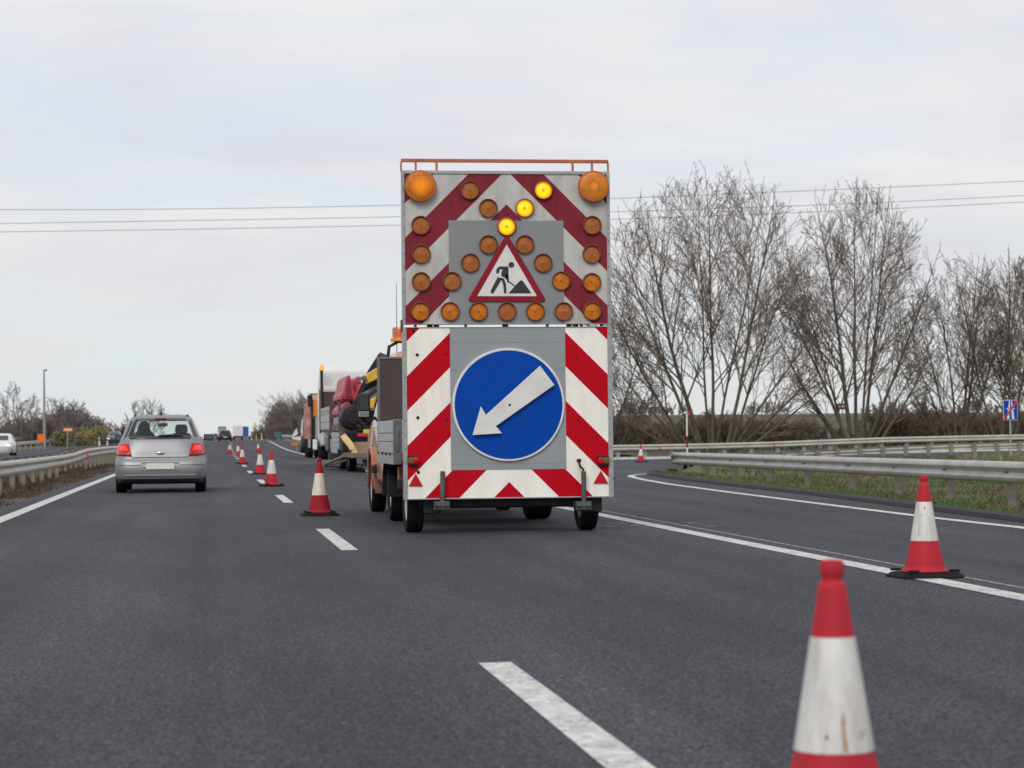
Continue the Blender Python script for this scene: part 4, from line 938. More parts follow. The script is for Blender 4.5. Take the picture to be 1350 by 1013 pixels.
mb = MB(); mb.tube([(x0 + .06, yb - .02, 1.9), (x0 + .06, yb - .02, 3.45)], .055, 10); bp_ = mb.build('beacon_pole', PLASTIC, lor)
MB().lathe([(.075, 3.45), (.085, 3.5), (.085, 3.6), (.06, 3.66)], (x0 + .06, yb - .02, 0), 'z', 16).build('beacon', mat('lit_orange_beacon', (.95, .4, .06), .3, emit=.5), bp_, smooth=40)
for x, y in ((x0 + .2, 85.3), (x1 - .2, 85.3), (x0 + .25, 78.2), (x1 - .25, 78.2), (x0 + .3, 72.0), (x1 - .3, 72.0), (x0 + .3, 73.3), (x1 - .3, 73.3)): truck_wheel(lor, x, y, .46, .34)
mb = MB(); mb.box(x0 + .7, x0 + .85, ya, yc - .3, .75, 1.08); mb.box(x1 - .85, x1 - .7, ya, yc - .3, .75, 1.08); mb.box(x0 + .15, x1 - .15, ya, ya + .12, .5, .72)
mb.build('chassis', DARKST, lor)
mb = MB()
for j in range(4): mb.box(x0 + .01, x0 + .05, 70.3, 75.4, .50 + j * .17, .50 + j * .17 + .16)
mb.box(x0 + .05, x0 + .12, 70.35, 75.35, .51, 1.15); mb.build('side_locker', ALU, lor, bev=.01)
MB().box(x0 + .06, x1 - .06, ya - .03, ya + .0, .92, 1.08).build('tail_lamp_bar', mat('red_black_bar', (.3, .02, .02), .4), lor)
MB().box(x0 + .06, x0 + .9, ya + .3, ya + 5, 1.40, 1.66).build('tool_box', mat('blue_grey_box', (.25, .28, .31), .5, var=.3, scale=2), lor, bev=.03)
MB().box(x0 + .1, x0 + .5, 79.5, 81.5, .5, 1.1).build('fuel_tank', mat('blue_black_tank', (.05, .06, .085), .35, spec=.4), lor, bev=.08)
MB().side([(76.2, .95), (76.2, .55), (76.5, .3), (76.6, .3), (76.3, .6), (76.5, .95)], x0 + .02, x0 + .4).build('mudflap', ALUF, lor)
BARR = mat('dusty_red_barrier_plastic', (.42, .045, .075), .5, var=.2, scale=2, dirt=(.5, .2, .22), dirt_amt=.5)
BARR2 = mat('bright_red_barrier_plastic', (.66, .05, .09), .45, var=.1, scale=2)
def barrier(label, x, y, z, mt_, hh=.95, w_=.62, ln=2.6):
    o = thing('plastic_barrier', label, 'road barrier', (x, y, z), 0,  'red plastic barriers on the lorry')
    a = w_ / 2
    MB().prism([(-a, .06), (-a, .2), (-a * .72, .3), (-a * .3, hh * .9), (-a * .16, hh), (a * .16, hh), (a * .3, hh * .9), (a * .72, .3), (a, .2), (a, .06)], 0, ln).build('barrier_shell', mt_, o, bev=.025)
    mb_ = MB()
    for k in range(3): mb_.box(-a, a, .1 + k * (ln - .5) / 2, .4 + k * (ln - .5) / 2, 0, .06)
    mb_.build('foot', mt_, o, bev=.01)
    mb_ = MB(); mb_.prism([(-a * .45, .12), (-a * .3, hh * .55), (-a * .12, hh * .8), (a * .12, hh * .8), (a * .3, hh * .55), (a * .45, .12)], -.03, .005); mb_.build('end_recess', mat('deep_red_recess', (.22, .018, .03), .6), o)
    return o
barrier('dusty red plastic barrier lying lowest in the load on the lorry', x0 + .26, 70.25, 1.66, BARR, .46, .46, 5.0)
barrier('tallest red plastic barrier with a pointed top on the lorry', x0 + .29, 70.15, 2.12, BARR, .80, .46, 5.2)
barrier('dusty red barrier leaning beside the pointed one on the lorry', x0 + .62, 70.6, 2.06, BARR, .84, .46, 4.6)
barrier('bright pinkish red barrier beside the black boom on the lorry', x0 + .64, 70.05, 1.98, BARR2, .66, .42, .5)
MB().box(x0 + .5, x0 + 1.2, 70.6, 75.4, 1.67, 2.04).build('pallet_stack', mat('grey_pallet_wood', (.2, .17, .14), .8, var=.3), lor)

# low plant trailer behind it
low = thing('plant_trailer', 'low brown plant trailer with tan ramps behind the lorry', 'trailer')
TAN = mat('tan_wooden_ramp', (.55, .38, .16), .6, var=.2, scale=3)
def P3(px, py, Y): return at(px, py, Y)
Yd = 67.5
a = P3(455, 606, Yd)
MB().box(a.x, a.x + 2.3, 64.6, 69.7, .42, .56).build('deck', mat('brown_deck_plate', (.17, .12, .085), .7, var=.3, scale=2), low, bev=.01)
b0 = P3(467, 573, 66.4); b1 = P3(500, 604, 66.4)
MB().box(b0.x, b0.x + 1.9, 66.4, 66.46, b1.z, P3(467, 583, 66.4).z).build('tailboard', mat('brown_tail_plate', (.27, .2, .13), .7, var=.25, scale=2), low, bev=.01)
lb_ = MB().box(b0.x + .1, b0.x + 1.9, 66.36, 66.42, P3(467, 576, 66.4).z, P3(467, 571.5, 66.4).z).build('tail_lamp_bar', mat('bright_red_bar', (.5, .015, .02), .4), low, bev=.01)
mb = MB()
mb.tube([P3(452.5, 575, 66.3), P3(456, 580, 66.2), P3(463.5, 589, 66.0), P3(466, 594, 65.9)], [.11, .13, .13, .12], 4)
mb.tube([P3(465.5, 592, 65.9), P3(467.5, 603, 65.8)], [.07, .045], 4); mb.tube([P3(467, 592, 65.9), P3(471.5, 601.5, 65.8)], [.07, .04], 4)
mb.build('ramp_arm', TAN, low, bev=.01)
mb = MB()
q0, q1, q2_, q3_ = P3(477, 606, 65.8), P3(486.5, 606, 65.8), P3(486.5, 622, 64.8), P3(482.5, 622.5, 64.8)
mb.add([q0, q1, q2_, q3_, q0 + Vector((0, .06, 0)), q1 + Vector((0, .06, 0)), q2_ + Vector((0, .06, 0)), q3_ + Vector((0, .06, 0))], [(0, 1, 2, 3), (7, 6, 5, 4), (0, 4, 5, 1), (1, 5, 6, 2), (2, 6, 7, 3), (3, 7, 4, 0)])
mb.build('loading_ramp', mat('pale_ramp_plate', (.5, .5, .46), .5, .2), low)
for x, y in ((a.x + .2, 67.4), (a.x + 2.1, 67.4), (a.x + .2, 68.4), (a.x + 2.1, 68.4)): wheel(x, y, .34, .24, low)
mb = MB(); s0, s1 = P3(428, 612.5, 72.5), P3(456, 601, 68.0)
mb.tube([s0, s1], .05, 8); mb.tube([s0 + Vector((.05, .2, -.08)), s1 + Vector((.05, 0, -.12))], .035, 8)
mb.box(s0.x - .1, s0.x + .5, 72.3, 72.7, .1, .3); mb.build('side_ramp', mat('grey_brown_steel', (.2, .19, .17), .6, .2, var=.3), low)
MB().box(a.x - .1, a.x + 2.3, 69.5, 69.9, .5, .66).build('drawbar_frame', DARKST, low)
# machine standing on it
mac = thing('road_machine', 'black road machine with yellow boom parts standing on the low trailer', 'construction machine')
YEL = mat('yellow_machine_paint', (.70, .42, .015), .4, var=.12, coat=.3, dirt=(.4, .26, .06), dirt_amt=.5)
NVY = mat('black_machine_paint', (.012, .012, .018), .5, var=.4, scale=3, dirt=(.04, .034, .03), dirt_amt=.6, spec=.2)
d0 = P3(465.5, 550.5, 68.3)
MB().lathe([(.001, -.8), (.30, -.8), (.36, -.77), (.38, -.7), (.38, .7), (.36, .77), (.001, .8)], (d0.x, 68.6, d0.z), 'y', 28, cap=False).build('drum', NVY, mac, smooth=40)
MB().lathe([(.001, -.83), (.2, -.83), (.22, -.8)], (d0.x, 68.6, d0.z), 'y', 18, cap=False).build('drum_hub', mat('rusty_hub', (.024, .02, .018), .6, var=.4, spec=.15), mac)
mb = MB(); mb.box(d0.x - .36, d0.x + 1.8, 67.7, 69.5, .56, 1.2); mb.box(d0.x + .3, d0.x + 1.9, 67.6, 69.4, 1.2, 1.8)
mb.build('chassis', NVY, mac, bev=.06)
mb = MB(); mb.tube([P3(466, 541, 68.6), P3(480, 521, 68.4), P3(497, 496, 68.2), P3(512, 474, 68.0)], [.12, .22, .34, .36], 8); mb.build('boom', NVY, mac)
mb = MB(); mb.tube([P3(476, 524, 67.6), P3(497, 513, 67.5), P3(520, 500, 67.5)], .10, 8); mb.tube([P3(478, 536, 67.6), P3(500, 520, 67.5)], .13, 8); mb.build('hydraulic_ram', mat('grey_ram_steel', (.07, .075, .085), .35, .5), mac)
def flat(poly, Y, th, nm, mt_, par):
    f_ = [P3(px, py, Y) for px, py in poly]; n = len(f_); b_ = [v + Vector((0, th, 0)) for v in f_]
    return MB().add(f_ + b_, [tuple(range(n)), tuple(range(n, 2 * n))[::-1]] + [(i, n + i, n + (i + 1) % n, (i + 1) % n) for i in range(n)]).build(nm, mt_, par, bev=.02)
flat([(480, 495.5), (496, 485.5), (520, 472), (522, 490), (497, 500), (483, 506.5)], 67.2, .35, 'boom_cover', YEL, mac)
flat([(485, 529), (494, 523.5), (497, 523), (492.5, 538), (486, 538.5)], 67.2, .4, 'side_cover', YEL, mac)
flat([(474, 498), (481, 494.5), (485, 502), (478, 501.5)], 67.1, .3, 'boom_head', mat('grey_cast_steel', (.14, .13, .12), .6, .3), mac)
rg_ = random.Random(4); mb = MB()
for k in range(9):
    a_ = Vector((d0.x + rg_.uniform(.1, 1.3), 67.5, rg_.uniform(1.2, 2.0))); mb.tube([a_, a_ + Vector((rg_.uniform(-.2, .3), -.15, rg_.uniform(-.35, .2))), a_ + Vector((rg_.uniform(0, .5), -.05, rg_.uniform(-.5, -.1)))], rg_.uniform(.02, .045), 6)
mb.build('hydraulic_hoses', NVY, mac)
for k in range(5):
    x_ = d0.x + .05 + k * .32; z_ = rg_.uniform(1.0, 1.5); MB().box(x_, x_ + rg_.uniform(.12, .26), 67.45, 67.72, z_, z_ + rg_.uniform(.1, .3)).build('machine_box', (DARKST, NVY, GALVD)[k % 3], mac, bev=.02)
mb = MB(); mb.tube([P3(480, 561, 66.9), P3(481, 572, 66.9)], .05, 8); mb.tube([P3(472, 553, 66.9), P3(484, 567, 66.9)], .06, 8); mb.build('support_leg', NVY, mac)
MB().box(P3(479, 572, 66.8).x, P3(487, 572, 66.8).x, 66.7, 66.9, P3(480, 573, 66.8).z, P3(480, 566.5, 66.8).z).build('yellow_lamp', mat('lime_yellow_lamp', (.6, .55, .05), .35), mac, bev=.02)

# orange lorry ahead
ol = thing('orange_lorry', 'orange lorry with streaked pink side sheet parked ahead of the barrier lorry', 'lorry')
x0 = 4.5; x1 = x0 + 2.45
MB().box(x0, x0 + .24, 113, 116.6, .92, 2.72).build('side_sheet', mat('streaked_pink_sheet', (.42, .15, .13), .6, var=.5, scale=2.2, dirt=(.62, .52, .49), dirt_amt=.85), ol, bev=.05)
oc = MB().side([(116.9, .7), (116.9, 2.95), (117.2, 3.1), (118.4, 3.05), (119.1, 2.2), (119.2, .6)], x0 + .32, x1 - .1).build('cab', ORANGE, ol, bev=.08)
MB().add([(x0 + .5, 119.14, 2.2), (x1 - .3, 119.14, 2.2), (x1 - .35, 118.5, 2.9), (x0 + .55, 118.5, 2.9)], [(0, 1, 2, 3)]).build('windscreen', DGLASS, oc, solid=.01)
MB().box(x0 + .305, x0 + .325, 117.4, 118.5, 1.9, 2.7).build('side_window', DGLASS, oc)
MB().box(x0 + .30, x0 + .95, 112.9, 113.0, 2.05, 2.9).build('orange_panel', mat('bright_orange_panel', (.75, .22, .02), .45, var=.1), ol, bev=.06)
MB().box(x0 + .22, x0 + .30, 112.85, 113.0, .9, 3.15).build('dark_gap_strip', PLASTIC, ol)  # black strip stands in for the shade of the gap beside the sheet
MB().box(x0 + .42, x1, 112.92, 113.02, .95, 2.04).build('rear_panel', mat('dull_grey_panel', (.3, .29, .28), .6), ol)
MB().box(x0 + .30, x0 + .42, 112.93, 113.02, .95, 2.04).build('dark_gap_panel', PLASTIC, ol)
mo = MB().box(x0 + .04, x0 + .23, 112.6, 112.75, 2.55, 3.1).build('door_mirror', PLASTIC, ol, bev=.04)
MB().box(x0 + .12, x0 + .75, 112.85, 113.2, 3.12, 3.2).build('roof_rail', mat('rusty_tan_rail', (.3, .2, .12), .6), ol, bev=.02)
MB().box(x0 + .28, x0 + .5, 112.7, 113.2, .4, .92).build('white_tank', WHITEP, ol, bev=.05); MB().box(x0 + .06, x0 + .18, 112.75, 113.1, .5, .92).build('grey_locker', ALUF, ol, bev=.02)
MB().box(x0 + .3, x1 - .3, 113, 119, .6, .95).build('chassis', DARKST, ol)
for x in (x0 + .2, x0 + .55, x1 - .55, x1 - .2): truck_wheel(ol, x, 114.0, .46, .28)
for x in (x0 + .25, x1 - .25): truck_wheel(ol, x, 118.2, .46, .28)
# dark van ahead of it
vx_ = 5.72
rg = [(.3, .05, 5.3, .9), (.5, 0, 5.4, .95), (1.1, .0, 5.35, .97), (1.25, .02, 4.9, .96), (1.35, .02, 4.6, .95), (2.2, .1, 3.9, .86), (2.35, .15, 3.7, .82), (2.45, .4, 3.4, .7)]
van, _ = car('dark_van', 'dark high roofed van parked at the head of the works convoy', 'van', (vx_ + .92, 150, 0), rg, (4, 5), CARBLK, wheels=[(s_ * .82, y, .34, .22) for s_ in (-1, 1) for y in (.9, 4.3)], n=8, see=False)
for s_ in (-1, 1):
    MB().box(s_ * .86 - .06, s_ * .86 + .06, -.03, .02, .9, 1.3).build('tail_lamp', REDL, van, bev=.01)
    MB().box(s_ * .955 - .03, s_ * .955 + .04, .3, .45, 1.1, 2.15).build('pale_pillar', WHITEP, van, bev=.02)
MB().box(-.62, -.2, -.05, .0, .98, 1.22).build('rear_stripe', mat('green_reflective_stripe', (.10, .3, .13), .5), van)
MB().box(-.5, .6, -.06, .0, .62, .85).build('rear_chevron', mat('brown_red_bar', (.3, .1, .06), .5), van)
# white lorry and dark lorry farthest ahead
wl = thing('white_lorry', 'small white box lorry far ahead on the right below the blue sign', 'lorry', (at(314, 575, 430).x, 430, zp(430)))
MB().box(-.95, .95, 0, 5.5, .75, 2.75).build('box_body', WHITEP, wl, bev=.06); MB().box(-.9, .9, 5.6, 7.4, .5, 2.3).build('cab', WHITEP, wl, bev=.1)
MB().box(-.9, .9, .05, 7, .5, .75).build('chassis', DARKST, wl)
for x in (-.8, .8):
    for y in (1.2, 6.5): wheel(x, y, .4, .25, wl)
dl = thing('grey_lorry', 'grey lorry with dark roof edge far ahead behind the dark hatchback', 'lorry', (at(293, 575, 560).x, 560, zp(560)))
MB().box(-1.0, 1.0, 0, 7, .8, 2.95).build('box_body', mat('grey_tarpaulin', (.3, .33, .33), .6), dl, bev=.05); MB().box(-1.02, 1.02, -.02, 7.02, 2.95, 3.2).build('roof_edge', mat('dark_roof_edge', (.07, .09, .09), .6), dl)
MB().box(-.95, .95, .05, 9, .5, .8).build('chassis', DARKST, dl); MB().box(-1.0, 1.0, 7.2, 9.2, .6, 2.7).build('cab', WHITEP, dl, bev=.1)
for x in (-.85, .85):
    for y in (1.5, 8.2): wheel(x, y, .48, .3, dl)

# ------------------------------------------------------------------ signs, posts, mast
# end of motorway sign
sp_ = at(1333, 600, 90); gz = island_z(sp_.x, 90)
sg = thing('road_sign', 'blue end of motorway sign with red slash on a post at the right edge', 'sign', (sp_.x, 90, gz))
zb, zt = at(1333, 554, 90).z - gz, at(1333, 527.5, 90).z - gz; hw = .31
MB().tube([(0, .04, -.2), (0, .04, zt - .1)], .032, 12).build('post', GALV, sg, smooth=40)
pl = MB().box(-hw, hw, -.01, .012, zb, zt).build('sign_plate', WHS, sg, bev=.008)
MB().box(-hw + .02, hw - .02, -.014, -.0098, zb + .02, zt - .02).build('blue_field', BLUE, pl)
H_ = zt - zb
def sgx(u, v): return (-hw + u * 2 * hw, zb + v * H_)
mb = MB()
for poly in (((.24, .05), (.41, .05), (.47, .95), (.40, .95)), ((.59, .05), (.76, .05), (.60, .95), (.53, .95)), ((.22, .54), (.42, .54), (.42, .6), (.22, .6)), ((.58, .54), (.78, .54), (.78, .6), (.58, .6))):
    mb.prism([sgx(*k) for k in poly], -.018, -.0138)
mb.build('motorway_symbol', WHS, pl)
MB().prism([sgx(*k) for k in ((.02, .02), (.12, .02), (.98, .9), (.98, .98), (.88, .98), (.02, .1))], -.022, -.0178).build('red_slash', mat('red_slash_sheeting', (.55, .03, .06), .4), pl)
# red white marker pole with a lamp
sp_ = at(906, 598, 116); gz = -.3
mp_ = thing('marker_pole', 'thin red and white striped pole with a lamp head behind the island rail', 'pole', (sp_.x, 116, gz))
ht = at(904, 545, 116).z - gz
for k in range(4):
    MB().tube([(0, 0, ht * k / 4), (0, 0, ht * (k + 1) / 4)], .045, 10).build('pole_band', (WHS, SRED)[k % 2] if k != 3 else WHS, mp_)
ld = MB().lathe([(.1, -.02), (.12, .03), (.12, .12), (.09, .16)], (.06, 0, ht - .05), 'y', 16).build('lamp_head', mat('red_lamp', (.5, .05, .03), .3), mp_, smooth=40)
MB().box(-.16, .0, -.05, .05, ht - .02, ht + .09).build('lamp_bracket', WHS, mp_, bev=.01)
sp_ = at(1111, 536, 150)
s2 = thing('marker_board', 'small red and white board among the branches beyond the exit road', 'sign', (sp_.x, 150, terr(sp_.x, 150)))
zt = sp_.z - s2.location.z
MB().tube([(0, .03, 0), (0, .03, zt)], .04, 8).build('post', GALVD, s2)
MB().box(-.38, .38, -.01, .015, zt - .2, zt + .2).build('board', SRED, s2, bev=.01); MB().box(-.3, .3, -.016, -.009, zt - .06, zt + .06).build('white_bar', WHS, s2)
# left side: mast, orange boards, marker posts
p = at(58.5, 580, 235); mh = at(58.5, 489, 235).z - zp(235) + .2
cm_ = thing('camera_mast', 'tall slim grey mast with a small camera on top at the left', 'mast', (p.x, 235, zp(235) - .2))
MB().tube([(0, 0, 0), (0, 0, mh * .5), (0, 0, mh)], [.16, .12, .075], 12).build('mast_pole', mat('mast_grey', (.3, .29, .3), .6, .2), cm_, smooth=40)
MB().box(-.05, .3, -.12, .12, mh - .05, mh + .16).build('camera_head', mat('camera_grey', (.3, .31, .33), .5), cm_, bev=.03)
OSG = mat('orange_sign_sheeting', (.80, .17, .03), .4, var=.06)
p = at(54.5, 582, 208); z0 = zp(208) - .1
ob_ = thing('orange_board', 'plain orange board on two legs in front of the camera mast', 'sign', (p.x, 208, z0))
a, b = at(54.5, 582.5, 208).z - z0, at(54.5, 572.5, 208).z - z0
MB().box(-.34, .34, -.02, .02, a, b).build('board', OSG, ob_, bev=.01)
for x in (-.26, .26): MB().box(x - .025, x + .025, .02, .06, 0, b).build('leg', GALV, ob_)
p = at(89, 582, 225); z0 = zp(225) - .1
os_ = thing('orange_sign', 'long orange sign with a pale centre bar on one post beside the olive bushes', 'sign', (p.x, 225, z0))
a, b = at(89, 569.5, 225).z - z0, at(89, 564, 225).z - z0
MB().box(-.46, .46, -.02, .02, a, b).build('board', mat('red_orange_sheeting', (.62, .09, .03), .4, var=.06), os_, bev=.01); MB().box(-.3, .42, -.026, -.019, a + .1, b - .1).build('pale_bar', mat('pale_orange_sheeting', (.85, .5, .36), .4), os_)
MB().tube([(0, .05, -.1), (0, .05, b)], .04, 8).build('post', GALV, os_)
def marker(label, px, py, Y, hgt=1.1, yellow=False):
    p_ = at(px, py, Y); o = thing('marker_post', label, 'marker post', (p_.x, Y, zp(Y) - .05), 0, 'white roadside marker posts')
    MB().side([(-.05, 0), (.05, 0), (.05, hgt - .06), (-.05, hgt)], -.075, .075).build('post', WHITEP if not yellow else mat('yellowish_post', (.6, .5, .2), .5), o, bev=.015)
    MB().box(-.079, .079, -.054, .054, hgt * .68, hgt * .82).build('black_band', PLASTIC, o); return o
marker('left of the two white marker posts left of the oncoming dark car', 131, 580, 232, 1.05)
marker('right of the two white marker posts left of the oncoming dark car', 141.5, 580, 236, 1.0)
marker('slim marker post beside the orange sign and bushes', 113, 580, 262, .9)
marker('far marker post nearest the blue sign on the right shoulder', 331.5, 577, 400, 1.0)
marker('yellowish far marker post in the middle of the right shoulder row', 338, 577, 370, 1.0, True)
marker('far marker post on the right shoulder closest to the lorries', 345, 577, 345, 1.05)
p = at(324, 570, 400); z0 = zp(400)
bs = thing('blue_sign', 'blue direction board far ahead right of the white lorry', 'sign', (p.x, 400, z0))
a, b = at(324, 576, 400).z - z0, at(324, 562.5, 400).z - z0
MB().box(-.5, .5, -.03, .03, a, b).build('board', mat('far_blue_sheeting', (.02, .10, .36), .4, var=.2, scale=4), bs)
for x in (-.35, .35): MB().tube([(x, .08, -.1), (x, .08, b)], .06, 8).build('post', GALV, bs)
p = at(378, 575, 345)
bb = thing('blue_barrier', 'long blue panel with a teal end behind the far right guard rail', 'panel', (p.x, 345, zp(345)))
z_ = at(375, 573, 345).z - zp(345)
MB().box(-1.0, 1.3, 0, .1, 0, z_).build('blue_panel', mat('dark_blue_panel', (.03, .085, .17), .5), bb, bev=.03); MB().box(-1.9, -.9, .02, .12, z_ - .3, z_ + .35).build('teal_panel', mat('teal_panel', (.05, .16, .15), .5), bb, bev=.05)
for x in (-1.6, -.5, .9): MB().box(x - .04, x + .04, .1, .16, -.3, z_).build('leg', DARKST, bb)
p = at(387, 587, 142); z0 = 0
ox = thing('orange_box', 'orange plastic box standing beside the far shoulder left of the dark van', 'box', (at(388.5, 588, 215).x, 215, zp(215))); ox.scale = (1.5, 1.5, 1.0)
MB().box(-.2, .2, -.15, .15, .05, .42).build('tub', ORANGE, ox, bev=.04); MB().box(-.22, .22, -.17, .17, .40, .46).build('lid', ORANGED, ox, bev=.02)
for x in (-.14, .14): MB().box(x - .05, x + .05, -.15, .15, 0, .05).build('foot', PLASTIC, ox)
p = at(389, 571, 148)
ws = thing('arrow_sign', 'small white sign with a dark diagonal bar beside the dark van', 'sign', (p.x + .1, 148, 0)); ws.scale = (.82, .82, .92)
hw = .32
MB().prism([(-.34, 1.0), (.3, .88), (.34, 1.15), (.1, 1.36), (.02, 1.72), (-.12, 1.62), (-.3, 1.3)], -.02, .02).build('sign_plate', WHS, ws, bev=.01)
MB().prism([(-.3, 1.12), (.3, 1.2), (.3, 1.42), (.02, 1.3)], -.026, -.019).build('dark_bar', SBLK, ws)
MB().tube([(0, .05, 0), (0, .05, 1.3)], .016, 8).build('post', GALV, ws)

# ------------------------------------------------------------------ bare trees, hedges, bushes
BARK = mat('grey_brown_bark', (.092, .077, .058), .9, var=.35, scale=5, bump=.6, dirt=(.13, .125, .08), dirt_amt=.6)
TWIG = mat('purple_brown_twigs', (.165, .124, .094), .85, var=.25, scale=2)
TWIG2 = mat('grey_twigs', (.19, .165, .155), .9, var=.3, scale=1)
TWIG3 = mat('reddish_scrub_twigs', (.14, .102, .078), .9, var=.3, scale=1)
def perp(d, rng):
    a = Vector((rng.gauss(0, 1), rng.gauss(0, 1), rng.gauss(0, 1))); a -= d * a.dot(d); return a.normalized()
def grow(mbs, p, d, L, r_, lv, rng, cfg):
    nseg = (9, 6, 4, 3)[lv]; sides = (8, 5, 4, 3)[lv]
    pts = [Vector(p)]; rad = [r_]; d = Vector(d).normalized(); ds = [d.copy()]
    for i in range(nseg):
        d = (d + Vector((rng.gauss(0, 1), rng.gauss(0, 1), rng.gauss(0, 1))) * cfg['wob'][lv] + Vector((0, 0, cfg['up'][lv]))).normalized()
        pts.append(pts[-1] + d * (L / nseg)); ds.append(d.copy()); rad.append(max(cfg['rmin'], r_ * (1 - .9 * (i + 1) / nseg)))
        env = cfg.get('env')
        if env:
            q_ = pts[-1]; e_ = (q_.x / env[0]) ** 2 + (q_.y / env[0] * .9) ** 2 + ((q_.z - env[1]) / (env[2] if q_.z > env[1] else env[1] * 1.3)) ** 2
            if e_ > 1 + rng.gauss(0, .09) * (lv > 0): rad[-1] = cfg['rmin']; break
    full = nseg; nseg = len(pts) - 1; L *= nseg / full
    if nseg < full: rad = [max(cfg['rmin'], r_ * (.55 + .45 * nseg / full) * (1 - .93 * k / nseg)) for k in range(nseg + 1)]
    mbs[0 if lv == 0 else 1].tube(pts, rad, sides, False)
    if lv >= cfg['depth']: return
    nc = max(2, round(cfg['n'][lv] * nseg / full))
    for k in range(nc):
        t = cfg['t0'][lv] + (1 - cfg['t0'][lv]) * ((k + rng.random()) / nc)
        f_ = t * nseg; i = min(nseg - 1, int(f_)); q_ = pts[i].lerp(pts[i + 1], f_ - i)
        ang = R(rng.uniform(*cfg['ang'][lv])); nd = ds[i] * math.cos(ang) + perp(ds[i], rng) * math.sin(ang)
        ll = L * cfg['len'][lv] * (1 - .55 * t) * rng.uniform(.7, 1.2)
        rr = max(cfg['rmin'], rad[i] * rng.uniform(.4, .62))
        grow(mbs, q_, nd, ll, rr, lv + 1, rng, cfg)
BIG = dict(wob=(.035, .05, .07, .09), up=(.03, .05, .05, .05), rmin=.0105, depth=3, n=(21, 11, 5), t0=(.2, .12, .1), ang=((22, 50), (22, 48), (20, 50)), len=(.52, .48, .5), thin=.62)
def tree(name, label, loc, stems, seed, cfg, bark=BARK, twig=TWIG, group=None, base=.3, cat='tree'):
    rng = random.Random(seed); o = thing(name, label, cat, loc, 0, group); mbs = (MB(), MB())
    for ang, L, r_ in stems:
        a = R(ang); depth = rng.uniform(-.35, .35)
        d = Vector((math.sin(a), depth * (.4 + abs(math.sin(a)) * .3), math.cos(a)))
        grow(mbs, (math.sin(a) * base * 1.6 + rng.uniform(-.1, .1), rng.uniform(-base, base), -.3), d, L * cfg.get('hs', 1), r_ * cfg.get('thin', 1), 0, rng, cfg)
    mbs[0].build('trunk', bark, o, smooth=60, fix=False); mbs[1].build('crown', twig, o, smooth=60, fix=False)
    return o
def base_at(px, Y): q_ = at(px, 580, Y); return (q_.x, Y, terr(q_.x, Y))
GT = 'tall bare trees behind the exit road'
def fan(a0, a1, n, L, r_, seed):
    rg = random.Random(seed); return [(a0 + (a1 - a0) * (k + rg.uniform(.15, .85)) / n, L * rg.uniform(.9, 1.05), r_ * rg.uniform(.6, 1.1)) for k in range(n)]
def env(rx, cz, rz, **k): return dict(BIG, env=(rx, cz, rz), **k)
tree('bare_tree', 'broad bare tree with many fanning stems next to the trailer', base_at(940, 136), fan(-66, 60, 14, 17.5, .24, 1), 3, env(7.5, 7.8, 9.2), group=GT, base=1.0)
tree('bare_tree', 'tall upright bare tree between the broad one and the sign', base_at(1130, 138), fan(-42, 40, 11, 17.5, .26, 2), 8, env(5.0, 8.4, 8.5), group=GT, base=.8)
B2 = dict(n=(18, 10, 5))
tree('bare_tree', 'shorter bare tree with a leaning trunk left of the blue sign', base_at(1262, 140), fan(-34, 28, 7, 13, .2, 3), 12, env(3.8, 6.2, 6.0, **B2), group=GT, base=.7)
tree('bare_tree', 'bare tree behind the blue end of motorway sign', base_at(1318, 139), fan(-25, 28, 6, 13, .2, 4), 21, env(3.4, 6.2, 6.2, **B2), group=GT, base=.5)
tree('bare_tree', 'bare tree cut by the right edge of the picture', base_at(1378, 141), fan(-45, 30, 8, 13.5, .22, 5), 25, env(4.2, 6.4, 6.4, **B2), group=GT, base=.6)
tree('bare_tree', 'low bare tree partly hidden behind the right edge of the trailer', base_at(800, 142), fan(-40, 60, 7, 11, .16, 6), 33, env(3.6, 4.8, 4.6, **B2), group=GT, base=.6)
SCR = dict(wob=(.08, .14, .18, .2), up=(.04, .03, .03, .02), rmin=.016, depth=2, n=(10, 8, 0), t0=(.15, .15, .1), ang=((25, 60), (25, 65), (25, 60)), len=(.5, .5, .5))
def scrub(label, px, Y, hgt, wid, seed, mt_, n=26, name='bare_bush', group=None, zoff=0, rmin=.016):
    rng = random.Random(seed); p_ = at(px, 580, Y); z_ = (terr(p_.x, Y) if abs(p_.x) > 20 else zp(Y) - .1) + zoff
    cfg = dict(SCR); cfg['rmin'] = rmin
    o = thing(name, label, 'bush', (p_.x, Y, z_), 0, group); mbs = (MB(), MB())
    for k in range(n):
        x = rng.uniform(-.5, .5) * wid; y = rng.uniform(-1, 1); hh = hgt * (1 - (abs(x) / wid * 1.5) ** 2 * .6) * rng.uniform(.65, 1.05)
        grow(mbs, (x, y, -.2), (rng.gauss(0, .25), rng.gauss(0, .25), 1), hh, max(rmin * 1.5, hh * .011), 0, rng, cfg)
    mbs[0].build('stems', mt_, o, fix=False); mbs[1].build('twigs', mt_, o, fix=False); return o
